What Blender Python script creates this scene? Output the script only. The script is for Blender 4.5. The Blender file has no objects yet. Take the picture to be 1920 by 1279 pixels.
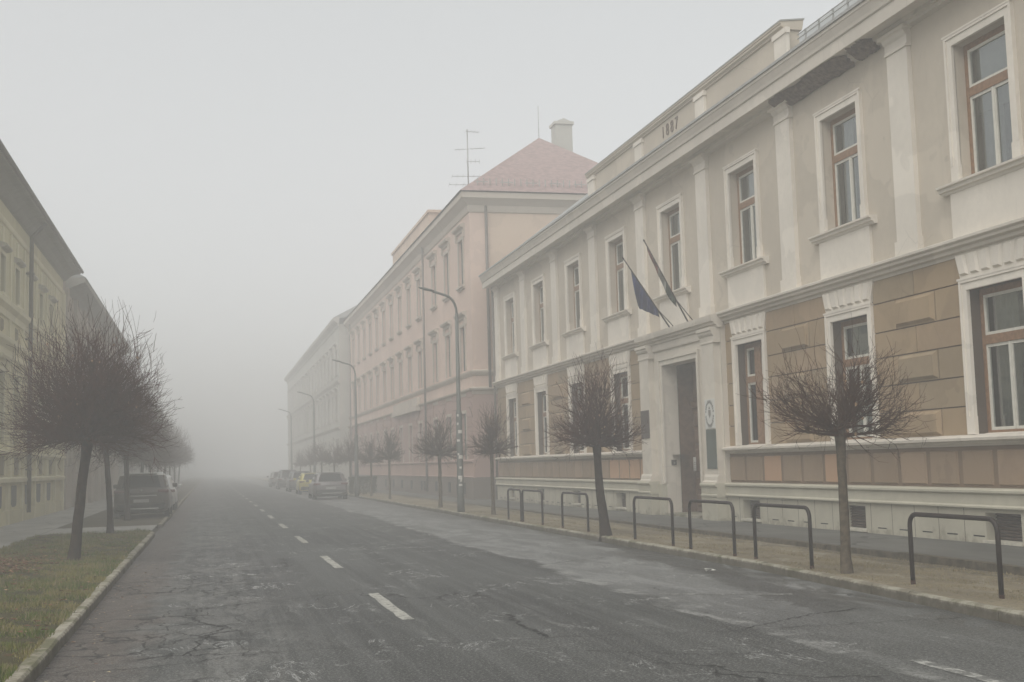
import bpy, bmesh, math, random
import numpy as np
from mathutils import Vector, Matrix
random.seed(7)
S = bpy.context.scene
# ------------------------------------------------------------------ camera, sky, sun, exposure
cam = bpy.data.cameras.new('camera'); camo = bpy.data.objects.new('camera', cam); S.collection.objects.link(camo)
F_PX, CX, CY, EYE = 2300., 960., 639.5, 1.7
def _cam_rot():
    dY = Vector((393-CX, -(883-CY), -F_PX)).normalized()      # where the street vanishes
    up = Vector((-.027, 1, -(243.5-567*.027)/F_PX)).normalized()
    up = (up-dY*up.dot(dY)).normalized(); dX = dY.cross(up)
    return Matrix((dX, dY, up))
camo.matrix_world = Matrix.Translation((0, 0, EYE)) @ _cam_rot().to_4x4()
cam.sensor_width = 36; cam.lens = F_PX/1920*36; cam.clip_start = .1; cam.clip_end = 3000
S.camera = camo
W = bpy.data.worlds.new('World'); S.world = W; W.use_nodes = True
wn = W.node_tree.nodes; wl = W.node_tree.links; wn.clear()
SUN_EL, SUN_AZ = math.radians(52), math.radians(222)           # azimuth clockwise from +Y
sk = wn.new('ShaderNodeTexSky'); sk.sky_type = 'NISHITA'; sk.sun_disc = False
sk.sun_elevation = SUN_EL; sk.sun_rotation = SUN_AZ; sk.air_density = 1; sk.dust_density = 1.5; sk.ozone_density = 1
hs = wn.new('ShaderNodeHueSaturation'); hs.inputs['Saturation'].default_value = .13
bg = wn.new('ShaderNodeBackground'); bg.inputs['Strength'].default_value = .15
wo = wn.new('ShaderNodeOutputWorld')
mxw = wn.new('ShaderNodeMix'); mxw.data_type = 'RGBA'; mxw.inputs[0].default_value = .5; mxw.inputs[7].default_value = (4.35, 4.50, 4.52, 1)   # cloud layer evens out the sky
wl.new(sk.outputs[0], hs.inputs['Color']); wl.new(hs.outputs[0], mxw.inputs[6]); wl.new(mxw.outputs[2], bg.inputs['Color']); wl.new(bg.outputs[0], wo.inputs['Surface'])
sl = bpy.data.lights.new('sun', 'SUN'); sl.energy = 1.85; sl.angle = math.radians(60); sl.color = (1, .965, .91)
so = bpy.data.objects.new('sun', sl); S.collection.objects.link(so)
sdir = Vector((math.sin(SUN_AZ)*math.cos(SUN_EL), math.cos(SUN_AZ)*math.cos(SUN_EL), math.sin(SUN_EL)))
so.rotation_euler = sdir.to_track_quat('Z', 'Y').to_euler(); so.location = sdir*60
S.view_settings.view_transform = 'Standard'; S.view_settings.look = 'None'; S.view_settings.exposure = .23; S.view_settings.gamma = 1
S.render.engine = 'CYCLES'
S.cycles.volume_bounces = 3; S.cycles.max_bounces = 6; S.cycles.diffuse_bounces = 3; S.cycles.transparent_max_bounces = 12
S.cycles.use_denoising = True
HAZE_DENSITY = .0092
HAZE_COLOR = (.968, .972, .966, 1)

# ------------------------------------------------------------------ materials
class NT:
    def __init__(s, name, rough=.85, spec=.25, metal=0):
        s.m = bpy.data.materials.new(name); s.m.use_nodes = True; s.t = s.m.node_tree
        s.b = s.t.nodes['Principled BSDF']; s.b.inputs['Roughness'].default_value = rough
        s.b.inputs['Specular IOR Level'].default_value = spec; s.b.inputs['Metallic'].default_value = metal
        s.tc = s.t.nodes.new('ShaderNodeTexCoord'); s.g = s.t.nodes.new('ShaderNodeNewGeometry')
        s.P = s.g.outputs['Position']
    def n(s, k, **kw):
        x = s.t.nodes.new('ShaderNode'+k)
        for a, v in kw.items(): setattr(x, a, v)
        return x
    def set(s, sock, v):
        if isinstance(v, bpy.types.NodeSocket): s.t.links.new(v, sock)
        elif isinstance(v, (tuple, list)) and len(v) == 3 and sock.type == 'RGBA': sock.default_value = (*v, 1)
        else: sock.default_value = v
    def scale(s, v):
        m = s.n('Vector Math', operation='MULTIPLY') if False else s.n('VectorMath', operation='MULTIPLY')
        s.set(m.inputs[0], s.P); m.inputs[1].default_value = v; return m.outputs[0]
    def noise(s, sc, det=4, rough=.55, vec=None, dist=0):
        x = s.n('TexNoise'); s.set(x.inputs['Vector'], vec if vec is not None else s.P)
        x.inputs['Scale'].default_value = sc; x.inputs['Detail'].default_value = det; x.inputs['Roughness'].default_value = rough
        x.inputs['Distortion'].default_value = dist
        return x.outputs['Fac']
    def voro(s, sc, vec=None, feature='DISTANCE_TO_EDGE'):
        x = s.n('TexVoronoi', feature=feature); s.set(x.inputs['Vector'], vec if vec is not None else s.P); x.inputs['Scale'].default_value = sc
        return x.outputs['Distance'] if feature != 'COL' else x.outputs['Color']
    def ramp(s, v, a, b, lo=0., hi=1.):
        x = s.n('MapRange'); x.interpolation_type = 'SMOOTHSTEP'
        s.set(x.inputs[0], v); x.inputs[1].default_value = a; x.inputs[2].default_value = b; x.inputs[3].default_value = lo; x.inputs[4].default_value = hi
        return x.outputs[0]
    def math(s, op, a, b=0.):
        x = s.n('Math', operation=op); s.set(x.inputs[0], a); s.set(x.inputs[1], b); return x.outputs[0]
    def mix(s, f, a, b, mode='MIX'):
        x = s.n('Mix', data_type='RGBA', blend_type=mode); s.set(x.inputs[0], f); s.set(x.inputs[6], a); s.set(x.inputs[7], b)
        return x.outputs[2]
    def sep(s):
        x = s.n('SeparateXYZ'); s.set(x.inputs[0], s.P); return x.outputs
    def col(s, v): s.set(s.b.inputs['Base Color'], v)
    def bump(s, h, strength=.3, dist=.01):
        x = s.n('Bump'); x.inputs['Strength'].default_value = strength; x.inputs['Distance'].default_value = dist
        s.set(x.inputs['Height'], h); s.t.links.new(x.outputs[0], s.b.inputs['Normal'])

def sc3(c, k): return tuple(min(1, v*k) for v in c)
def plaster(name, c, var=.12, grime=.25, gcol=None, bump=.25, rough=.9, streak=True):
    m = NT(name, rough, .15)
    a = m.ramp(m.noise(.55, 5, .6), .35, .7)
    base = m.mix(a, sc3(c, 1-var), sc3(c, 1+var*.6))
    f = m.ramp(m.noise(7, 6, .7), .3, .75)
    base = m.mix(f, base, m.mix(.5, base, sc3(c, 1-var*1.6)))
    if streak:
        st = m.ramp(m.noise(1, 5, .65, m.scale((3.2, 3.2, .35))), .58, .8, 0, grime)
        base = m.mix(st, base, gcol or sc3(c, .62))
    rep_ = m.math('MULTIPLY', m.ramp(m.noise(.42, 3, .5), .545, .56), m.ramp(m.noise(1.7, 3, .5), .40, .43)); base = m.mix(m.math('MULTIPLY', rep_, .5), base, sc3(c, 1.13))      # repainted patches
    hc = m.math('MULTIPLY', m.ramp(m.voro(.9, m.scale((1, 1, .7))), .008, .002), m.ramp(m.noise(.5, 3), .54, .60)); base = m.mix(m.math('MULTIPLY', hc, .22), base, sc3(c, .45))   # hairline cracks
    m.col(base); m.bump(m.noise(38, 4, .6), bump, .008); return m.m
def flat(name, c, rough=.6, spec=.4, metal=0, var=.1, sc=9, bump=0):
    m = NT(name, rough, spec, metal); f = m.ramp(m.noise(sc, 4), .3, .7)
    m.col(m.mix(f, sc3(c, 1-var), sc3(c, 1+var)))
    if bump: m.bump(m.noise(sc*4, 3), bump, .01)
    return m.m
M = {}
M['wall_up'] = plaster('upper_plaster', (.53, .47, .385), .08, .34)
M['white'] = plaster('white_stucco', (.73, .675, .59), .09, .42)
M['cornice'] = plaster('cornice_stucco', (.60, .55, .475), .09, .40)
M['tan'] = plaster('tan_plaster', (.335, .245, .150), .12, .16, (.25, .205, .13))
M['tan2'] = plaster('tan_plaster_dull', (.31, .237, .152), .12, .2, (.22, .18, .12)); M['tan3'] = plaster('tan_plaster_warm', (.35, .252, .158), .12, .14, (.25, .205, .13))
M['panel2'] = plaster('panel_plaster_pale', (.30, .215, .145), .1, .25)
M['groove'] = plaster('groove_plaster', (.10, .075, .055), .06, 0)
M['strip'] = plaster('panel_strip_plaster', (.19, .135, .09), .07, .12)
M['panel'] = plaster('panel_plaster', (.27, .195, .13), .10, .2)
M['panel_o'] = plaster('orange_panel_plaster', (.43, .27, .165), .07, .1)
M['portalw'] = plaster('portal_stucco', (.60, .55, .47), .07, .25)
def _plinth():
    m = NT('plinth_stone', .9, .15); c = (.50, .47, .375)
    b = m.mix(m.ramp(m.noise(1.1, 6, .7), .35, .7), sc3(c, .84), c)
    z = m.sep()[2]
    d = m.ramp(m.math('ADD', m.math('MULTIPLY', m.noise(2.6, 6, .7), 1.25), m.math('MULTIPLY', z, -.9)), .34, .56)
    b = m.mix(m.math('MULTIPLY', d, .65), b, (.235, .21, .155)); m.col(b); m.bump(m.noise(26, 5, .7), .35, .012); return m.m
M['plinth'] = _plinth()
def _damage():
    m = NT('bare_masonry', .95, .1); b = m.mix(m.ramp(m.noise(9, 6, .7), .35, .65), (.085, .058, .042), (.23, .165, .12)); m.col(b); m.bump(m.noise(20, 6, .8), .9, .05); return m.m
M['damage'] = _damage()
M['wood'] = flat('brown_window_wood', (.24, .135, .072), .5, .35, var=.2, sc=14)
M['sash'] = flat('cream_sash_paint', (.62, .60, .53), .5, .35, var=.06)
M['dwood'] = flat('dark_door_wood', (.13, .075, .045), .55, .3, var=.25, sc=6)
def glass(name, tint, refl=1.0):
    m = NT(name, .04, .5); t = m.t
    tr = m.n('BsdfTransparent'); tr.inputs[0].default_value = (*tint, 1)
    gl = m.n('BsdfGlossy'); gl.inputs['Roughness'].default_value = .03; gl.inputs[0].default_value = (.9, .93, .92, 1)
    fr = m.n('Fresnel'); fr.inputs[0].default_value = 1.5
    mx = m.n('MixShader'); f = m.ramp(fr.outputs[0], 0, 1, .09*refl, 1.)
    m.set(mx.inputs[0], f); t.links.new(tr.outputs[0], mx.inputs[1]); t.links.new(gl.outputs[0], mx.inputs[2])
    t.links.new(mx.outputs[0], t.nodes['Material Output'].inputs[0]); return m.m
M['glass'] = glass('window_glass', (.66, .71, .69), 2.4)
M['fglass'] = flat('dark_window_glass', (.07, .075, .072), .12, .6, var=.3, sc=.8)
M['curtain'] = flat('curtain_cloth', (.36, .36, .335), .95, .05, var=.08)
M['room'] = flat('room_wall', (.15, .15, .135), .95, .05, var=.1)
M['roof_m'] = flat('grey_roof_sheet', (.28, .29, .28), .6, .35, var=.08, sc=2)
M['roof_t'] = flat('red_roof_tiles', (.30, .215, .20), .9, .1, var=.2, sc=4)
M['pink'] = plaster('pink_plaster', (.62, .475, .395), .05, .1)
M['peach'] = plaster('peach_plaster', (.60, .47, .365), .05, .1)
M['pinktrim'] = plaster('pale_pink_trim', (.50, .44, .37), .05, .1)
M['red'] = plaster('rusty_pink_plaster', (.40, .275, .235), .07, .15)
M['redpan'] = plaster('salmon_panel_plaster', (.44, .30, .245), .07, .15)
M['greyplinth'] = plaster('grey_brown_plinth', (.17, .14, .115), .1, .2)
M['cwall'] = plaster('fog_paled_plaster', (.47, .46, .41), .08, .2)  # wall colour lifted towards the fog tone so far houses fade out
M['ctrim'] = plaster('fog_paled_trim', (.50, .48, .43), .08, .2)  # trim paled likewise, fog fade held in the colour
M['yel'] = plaster('olive_yellow_plaster', (.58, .53, .335), .08, .3, (.25, .225, .14))
M['yeld'] = plaster('ochre_grey_panel', (.235, .20, .13), .08, .2)
M['yellt'] = plaster('pale_yellow_trim', (.70, .65, .46), .07, .25, (.3, .27, .18))
M['soffit'] = flat('grey_eaves_boards', (.25, .24, .21), .85, .1, var=.1, sc=3)
M['brwall'] = plaster('brown_grey_plaster', (.40, .345, .28), .08, .25)
M['pipe'] = flat('zinc_downpipe', (.15, .13, .115), .6, .4, .3, var=.15)
M['lead'] = flat('zinc_flashing', (.36, .36, .34), .55, .4, .3, var=.12)
M['bark'] = flat('dark_bark', (.032, .022, .015), .95, .1, var=.35, sc=14, bump=.7)
M['twig'] = flat('brown_twigs', (.060, .022, .014), .9, .1, var=.3, sc=6)
M['bark_r'] = flat('grey_brown_bark', (.10, .080, .055), .95, .1, var=.3, sc=14, bump=.7)
M['twig_r'] = flat('grey_brown_twigs', (.065, .034, .021), .9, .1, var=.3, sc=6)
M['dryleaf'] = flat('dry_leaf', (.30, .20, .12), .9, .1, var=.4, sc=20)
M['hoop'] = flat('brown_painted_steel', (.022, .014, .010), .5, .4, 0, var=.25, sc=12)
M['lamp'] = flat('grey_lamp_steel', (.12, .125, .115), .6, .4, .2, var=.15, sc=3)
M['sticker'] = flat('paper_sticker', (.62, .6, .55), .7, .2, var=.2, sc=25)
M['black'] = flat('black_rubber', (.02, .02, .02), .8, .2)
M['steel'] = flat('grey_steel', (.35, .35, .34), .4, .5, .6)
M['kerb'] = plaster('kerb_concrete', (.25, .225, .165), .22, .45, (.12, .105, .07), .6, streak=False)
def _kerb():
    m = NT('shaded_weathered_kerb', .9, .15); z = m.sep()[2]
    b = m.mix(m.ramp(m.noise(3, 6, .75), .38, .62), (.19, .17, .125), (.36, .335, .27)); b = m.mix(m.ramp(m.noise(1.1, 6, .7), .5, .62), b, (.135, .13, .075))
    d = m.ramp(m.math('ADD', z, m.math('MULTIPLY', m.math('SUBTRACT', m.noise(7, 5, .7), .5), .12)), .115, .075); b = m.mix(m.math('MULTIPLY', d, .75), b, (.085, .072, .052))  # grime plus painted shade: the face darkens below the lighter top
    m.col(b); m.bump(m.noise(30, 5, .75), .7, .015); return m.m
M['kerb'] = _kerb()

# ------------------------------------------------------------------ mesh builder
LOC = {}
class MB:
    def __init__(s): s.v = []; s.f = []; s.m = []; s.sm = []
    def add(s, vs, fs, m=0, smooth=False):
        o = len(s.v); s.v += [tuple(v) for v in vs]
        for f in fs: s.f.append(tuple(i+o for i in f)); s.m.append(m); s.sm.append(smooth)
        return s
    def box(s, x0, x1, y0, y1, z0, z1, m=0):
        if x0 > x1: x0, x1 = x1, x0
        if y0 > y1: y0, y1 = y1, y0
        v = [(x, y, z) for z in (z0, z1) for y in (y0, y1) for x in (x0, x1)]
        return s.add(v, [(0, 2, 3, 1), (4, 5, 7, 6), (0, 1, 5, 4), (2, 6, 7, 3), (0, 4, 6, 2), (1, 3, 7, 5)], m)
    def frus(s, x0, x1, y0, y1, z0, z1, ins, m=0):      # block whose x1 face is inset on its four sides
        v = [(x0, y0, z0), (x0, y1, z0), (x0, y1, z1), (x0, y0, z1), (x1, y0+ins, z0+ins), (x1, y1-ins, z0+ins), (x1, y1-ins, z1-ins), (x1, y0+ins, z1-ins)]
        f = [(4, 5, 6, 7), (0, 1, 5, 4), (1, 2, 6, 5), (2, 3, 7, 6), (3, 0, 4, 7), (0, 3, 2, 1)]
        return s.add(v, f if x1 > x0 else [q[::-1] for q in f], m)
    def prof(s, pts, y0, y1, m=0, cap=True):            # (x,z) profile run along y
        n = len(pts); v = [(x, y0, z) for x, z in pts]+[(x, y1, z) for x, z in pts]
        f = [(i, (i+1) % n, n+(i+1) % n, n+i) for i in range(n)]
        if cap: f += [tuple(range(n))[::-1], tuple(range(n, 2*n))]
        return s.add(v, f, m)
    def polyx(s, pts, x0, x1, m=0):                     # (y,z) outline extruded along x
        n = len(pts); v = [(x0, y, z) for y, z in pts]+[(x1, y, z) for y, z in pts]
        return s.add(v, [(i, (i+1) % n, n+(i+1) % n, n+i) for i in range(n)]+[tuple(range(n))[::-1], tuple(range(n, 2*n))], m)
    def tube(s, path, rad, k=8, m=0, cap=True, smooth=True):
        path = [Vector(p) for p in path]; n = len(path)
        if not hasattr(rad, '__len__'): rad = [rad]*n
        vs = []; fs = []; prev = None
        for i, p in enumerate(path):
            t = (path[min(i+1, n-1)]-path[max(i-1, 0)]).normalized()
            if prev is None: a = t.cross(Vector((0, 0, 1)) if abs(t.z) < .9 else Vector((1, 0, 0))).normalized()
            else: a = (prev-t*prev.dot(t)).normalized()
            prev = a; b = t.cross(a)
            for j in range(k):
                q = 2*math.pi*j/k; vs.append(p+(a*math.cos(q)+b*math.sin(q))*rad[i])
        for i in range(n-1):
            for j in range(k): fs.append((i*k+j, i*k+(j+1) % k, (i+1)*k+(j+1) % k, (i+1)*k+j))
        if cap: fs += [tuple(range(k))[::-1], tuple(range((n-1)*k, n*k))]
        return s.add(vs, fs, m, smooth)
    def sheet(s, pts, z, m=0): return s.add([(x, y, z) for x, y in pts], [tuple(range(len(pts)))], m)
    def build(s, name, mat, parent=None, loc=None, bevel=0, solid=True):
        me = bpy.data.meshes.new(name); off = Vector(LOC.get(parent.name, (0, 0, 0))) if parent else Vector(loc or (0, 0, 0))
        vs = [(a[0]-off.x, a[1]-off.y, a[2]-off.z) for a in s.v]
        me.from_pydata(vs, [], s.f)
        for x in (mat if isinstance(mat, (list, tuple)) else [mat]): me.materials.append(x)
        me.polygons.foreach_set('material_index', s.m); me.polygons.foreach_set('use_smooth', s.sm)
        if solid or bevel:
            bm = bmesh.new(); bm.from_mesh(me)
            if bevel:
                bmesh.ops.bevel(bm, geom=[e for e in bm.edges if len(e.link_faces) == 2 and e.calc_face_angle(0) > .5], offset=bevel, segments=2, profile=.5, affect='EDGES')
            if solid: bmesh.ops.recalc_face_normals(bm, faces=bm.faces)
            bm.to_mesh(me); bm.free()
        me.update(); o = bpy.data.objects.new(name, me); S.collection.objects.link(o)
        if parent: o.parent = parent; LOC[o.name] = tuple(off)
        else: o.location = off; LOC[o.name] = tuple(off)
        return o
def tag(o, label, cat, group=None):
    o['label'] = label; o['category'] = cat
    if group: o['group'] = group
    return o
def thing(name, loc, label, cat, group=None):
    o = bpy.data.objects.new(name, None); S.collection.objects.link(o); o.location = loc; LOC[o.name] = tuple(loc); o.empty_display_size = .3
    return tag(o, label, cat, group)
def struct(name, mb, mat, kind='structure', **k):
    o = mb.build(name, mat, **k); o['kind'] = kind; return o
def dup(o, parent=None, delta=None):
    c = o.copy(); S.collection.objects.link(c); LOC[c.name] = LOC.get(o.name, (0, 0, 0))
    if parent: c.parent = parent
    if delta: c.location = Vector(c.location)+Vector(delta)
    for ch in list(o.children): dup(ch, c)
    return c
def label_copy(c, label, group=None):
    c['label'] = label
    if group: c['group'] = group
    return c
def sheet_holes(mb, X, y0, y1, z0, z1, holes, deep, m=0, axis='x'):
    """wall sheet in plane x=X with rectangular holes (ya,yb,za,zb) whose reveals run to x=X+deep"""
    ys = sorted({y0, y1, *[h[0] for h in holes], *[h[1] for h in holes]}); zs = sorted({z0, z1, *[h[2] for h in holes], *[h[3] for h in holes]})
    ys = [y for y in ys if y0 <= y <= y1]; zs = [z for z in zs if z0 <= z <= z1]
    for i in range(len(ys)-1):
        for j in range(len(zs)-1):
            cy, cz = (ys[i]+ys[i+1])/2, (zs[j]+zs[j+1])/2
            if any(h[0] < cy < h[1] and h[2] < cz < h[3] for h in holes): continue
            mb.add([(X, ys[i], zs[j]), (X, ys[i+1], zs[j]), (X, ys[i+1], zs[j+1]), (X, ys[i], zs[j+1])], [(0, 1, 2, 3)], m)
    for a, b, c, d in holes:
        for p, q in (((a, c), (a, d)), ((b, c), (b, d)), ((a, c), (b, c)), ((a, d), (b, d))):
            mb.add([(X, *p), (X, *q), (X+deep, *q), (X+deep, *p)], [(0, 1, 2, 3)], m)

# ------------------------------------------------------------------ ground, road, verges, pavements
def zpr(y): return .20-.003*min(max(y-20, -15), 25)            # right pavement falls gently along the street
YN, YF = -12., 330.
def _road_mat():
    m = NT('worn_asphalt', .7, .4); x, y, z = m.sep(); Q = m.math
    big = m.noise(1, 6, .65, m.scale((.8, .12, 1)), .6)
    b = m.mix(m.ramp(big, .40, .60), (.015, .016, .014), (.040, .042, .038))
    b = m.mix(m.ramp(m.noise(1, 4, .6, m.scale((5, .07, 1))), .46, .58, 0, .4), b, (.085, .087, .082))          # wheel tracks along the road
    edge = Q('ADD', x, Q('MULTIPLY', Q('SUBTRACT', m.noise(1, 6, .7, m.scale((.9, .22, 1)), .5), .5), 1.6))
    park = m.ramp(edge, 5.15, 5.45); far = m.ramp(y, 11.6, 14.5, .35, 1)
    lay = m.mix(m.ramp(m.noise(1, 8, .72, m.scale((1.6, .45, 1)), .6), .38, .66), (.105, .106, .100), (.215, .216, .208))
    b = m.mix(Q('MULTIPLY', park, far), b, lay)
    rim = Q('MULTIPLY', m.ramp(Q('ABSOLUTE', Q('SUBTRACT', edge, 5.35)), .16, .02), m.ramp(m.noise(1.1, 5, .7), .45, .6)); b = m.mix(Q('MULTIPLY', rim, .7), b, (.30, .30, .28))
    lf = m.ramp(Q('ADD', x, Q('MULTIPLY', Q('SUBTRACT', m.noise(1, 5, .7, m.scale((1, .3, 1))), .5), 2.0)), 1.5, .2, 0, .55)
    b = m.mix(Q('MULTIPLY', lf, m.ramp(m.noise(1, 7, .75, m.scale((1.8, .7, 1)), 1.), .42, .62)), b, (.19, .185, .17))   # pale worn band beside the left gutter
    scuff = m.ramp(m.noise(1, 8, .75, m.scale((2.6, .38, 1)), 1.4), .54, .68); b = m.mix(Q('MULTIPLY', scuff, .42), b, (.19, .192, .18))
    ridge = Q('ABSOLUTE', Q('SUBTRACT', m.noise(1, 5, .65, m.scale((1.3, .5, 1)), 2.6), .5))
    squig = Q('MULTIPLY', m.ramp(ridge, .016, .002), m.ramp(m.noise(.75, 4, .6), .52, .62)); b = m.mix(Q('MULTIPLY', squig, .9), b, (.40, .40, .38))   # frost lines
    fr = m.ramp(m.noise(1, 8, .8, m.scale((3.4, 1.6, 1)), 2.4), .60, .70); b = m.mix(Q('MULTIPLY', fr, .42), b, (.30, .30, .28))
    wetn = m.noise(1, 7, .75, m.scale((1.4, .5, 1)), .8); gut = m.ramp(edge, 6.7, 7.6); wet = Q('MULTIPLY', m.ramp(wetn, .45, .52), gut)
    b = m.mix(Q('MULTIPLY', wet, .9), b, (.026, .024, .019))
    dd = Q('ABSOLUTE', Q('SUBTRACT', x, Q('SUBTRACT', 7.6, Q('MULTIPLY', Q('SUBTRACT', 20., y), .115)))); dd = Q('ADD', dd, Q('MULTIPLY', Q('SUBTRACT', m.noise(1, 7, .8, m.scale((1.6, 1.0, 1)), 1.2), .5), 1.5))
    sp = Q('MULTIPLY', m.ramp(dd, .42, .22), Q('MULTIPLY', m.ramp(y, 11.5, 13), m.ramp(y, 30, 25))); b = m.mix(Q('MULTIPLY', sp, .8), b, (.022, .020, .016))   # wet dirt along the right gutter
    soil = m.ramp(Q('ADD', x, Q('MULTIPLY', Q('SUBTRACT', m.noise(1.3, 6, .7), .5), 1.5)), -.45, -.95); b = m.mix(Q('MULTIPLY', soil, .85), b, m.mix(m.ramp(m.noise(5, 5, .7), .4, .6), (.055, .038, .030), (.10, .078, .062)))
    vx = m.n('VectorMath', operation='ADD'); nz = m.n('TexNoise'); m.set(nz.inputs['Vector'], m.P); nz.inputs['Scale'].default_value = 2.2; nz.inputs['Detail'].default_value = 4
    sv = m.n('VectorMath', operation='MULTIPLY'); m.set(sv.inputs[0], nz.outputs['Color']); sv.inputs[1].default_value = (.7, .7, 0)
    m.set(vx.inputs[0], m.scale((1, .55, 0))); m.set(vx.inputs[1], sv.outputs[0])
    crk = m.ramp(m.voro(2.3, vx.outputs[0]), .042, .010); crk2 = m.ramp(m.voro(.55, vx.outputs[0]), .012, .003)
    reg = Q('MULTIPLY', m.ramp(Q('ADD', x, Q('MULTIPLY', m.noise(.6, 3), 1.6)), 1.7, 1.0), Q('MULTIPLY', m.ramp(y, 24, 19), m.ramp(m.noise(.5, 3), .40, .48)))
    cr = Q('MAXIMUM', Q('MULTIPLY', crk, reg), Q('MULTIPLY', crk2, m.ramp(m.noise(.35, 3), .56, .62)))
    near = m.ramp(Q('ADD', y, Q('MULTIPLY', m.noise(.8, 3), .4)), 13.5, 11.2, .6, 1.)
    g1 = m.noise(42, 4, .85); g2 = m.noise(24, 4, .85)
    b = m.mix(Q('MULTIPLY', m.ramp(g1, .50, .60), Q('MULTIPLY', near, .75)), b, (.27, .27, .245)); b = m.mix(Q('MULTIPLY', m.ramp(g2, .50, .41), Q('MULTIPLY', near, .75)), b, (.018, .018, .016))
    b = m.mix(cr, b, (.012, .011, .009)); m.col(b); m.set(m.b.inputs['Roughness'], m.ramp(wet, 0, 1, .68, .5))
    m.bump(Q('SUBTRACT', g1, Q('MULTIPLY', cr, 2)), .6, .012); return m.m
M['road'] = _road_mat()
def _pave(name, c1, c2, crack=1.1):
    m = NT(name, .85, .25); b = m.mix(m.ramp(m.noise(1, 6, .65, m.scale((.9, .3, 1))), .3, .7), c1, c2)
    st = m.ramp(m.noise(1, 6, .7, m.scale((1.6, .7, 1)), 1), .6, .75); b = m.mix(m.math('MULTIPLY', st, .35), b, sc3(c2, 1.6))
    cr = m.math('MULTIPLY', m.ramp(m.voro(crack, m.scale((1, .45, 0))), .03, .008), m.ramp(m.noise(.4, 3), .48, .55))
    b = m.mix(m.math('MULTIPLY', cr, .8), b, sc3(c1, .3))
    g = m.noise(90, 3, .8); b = m.mix(m.ramp(g, .4, .7, 0, .35), b, sc3(c2, 1.5)); m.col(b); m.bump(g, .4, .008); return m.m
M['pave_r'] = _pave('right_pavement_asphalt', (.072, .070, .061), (.125, .122, .108))
M['pave_l'] = _pave('left_pavement_slabs', (.24, .235, .21), (.37, .36, .33), .8)
def _verge(name, c1, c2, c3, soilx=None):
    m = NT(name, .95, .1); b = m.mix(m.ramp(m.noise(1, 6, .7, m.scale((1.2, .5, 1))), .35, .65), c1, c2)
    b = m.mix(m.ramp(m.noise(14, 6, .8), .45, .7), b, c3)
    if soilx:
        q = m.math('ADD', m.sep()[0], m.math('MULTIPLY', m.math('SUBTRACT', m.noise(1.6, 6, .75), .5), 1.6)); b = m.mix(m.ramp(q, soilx, soilx+.35, 0, .8), b, m.mix(m.ramp(m.noise(6, 5, .75), .4, .6), (.085, .07, .048), (.17, .15, .115)))
        b = m.mix(m.math('MULTIPLY', m.ramp(m.noise(1, 6, .75, m.scale((2.2, .8, 1)), 1), .53, .62), .7), b, (.33, .30, .235))
    f = m.noise(55, 4, .8)
    b = m.mix(m.ramp(f, .45, .7, 0, .6), b, sc3(c2, .45)); m.col(b); m.bump(f, .9, .02); return m.m
M['verge_r'] = _verge('dry_grass_and_soil', (.20, .17, .12), (.29, .245, .165), (.155, .135, .10), 9.35)
M['verge_l'] = _verge('turf_soil', (.045, .05, .02), (.085, .075, .035), (.11, .085, .045))
M['soil'] = _verge('worn_soil', (.10, .09, .06), (.13, .11, .075), (.07, .06, .045))
M['ground'] = _verge('earth', (.12, .11, .085), (.16, .15, .11), (.10, .09, .07))
g = MB(); g.sheet([(-900, -300), (900, -300), (900, 1500), (-900, 1500)], -.02); struct('ground', g, M['ground'], solid=False)
KL, KR = -1.42, 7.93
def kr(y): return 7.93-.33*max(0, (16-y)/6.) if y < 16 else 7.93
g = MB()
ysr = [YN, 4, 8, 10, 12, 14, 16, 20, 30, 60, 120, YF]
for a, b in zip(ysr[:-1], ysr[1:]): g.add([(KL-.05, a, 0), (max(kr(a), 6.9)+.06, a, 0), (max(kr(b), 6.9)+.06, b, 0), (KL-.05, b, 0)], [(0, 1, 2, 3)])
road = struct('road', g, M['road'], solid=False)
# painted marks (parts of the road)
def _paint():
    m = NT('worn_road_paint', .8, .2); f = m.ramp(m.noise(9, 6, .8), .36, .56); b = m.mix(f, (.13, .13, .115), (.43, .42, .37))
    f2 = m.ramp(m.noise(60, 3, .8), .4, .65, 0, .4); m.col(m.mix(f2, b, (.3, .3, .27))); return m.m
M['paint'] = _paint()
def mark(x0, x1, y0, y1, n=9, jit=.012):
    mb = MB(); ys = [y0+(y1-y0)*i/n for i in range(n+1)]
    L = [(x0+random.uniform(-jit, jit), y, .004) for y in ys]; R_ = [(x1+random.uniform(-jit, jit), y, .004) for y in ys]
    mb.add(L+R_, [(i, n+1+i, n+2+i, i+1) for i in range(n)]); return mb
for k in range(-1, 22):
    mark(2.06, 2.20, 13.72+7.48*k, 16.72+7.48*k).build('lane_marking', M['paint'], road, solid=False)
def _paint2():
    m = NT('faded_road_paint', .8, .2); f = m.ramp(m.noise(5, 6, .8), .45, .62, 0, 1)
    m.col(m.mix(f, (.13, .13, .12), (.42, .415, .38))); return m.m
M['paint2'] = _paint2()
mark(5.55, 5.67, 6.2, 9.2).build('edge_marking', M['paint2'], road, solid=False)
g = MB(); g.add([(5.5, 14.78, .004), (6.95, 13.98, .004), (6.95, 14.08, .004), (5.5, 14.86, .004)], [(0, 1, 2, 3)]); g.build('bay_marking', M['paint2'], road, solid=False)
M['tar'] = flat('tar_seam', (.016, .015, .013), .7, .3, var=.2)
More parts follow.
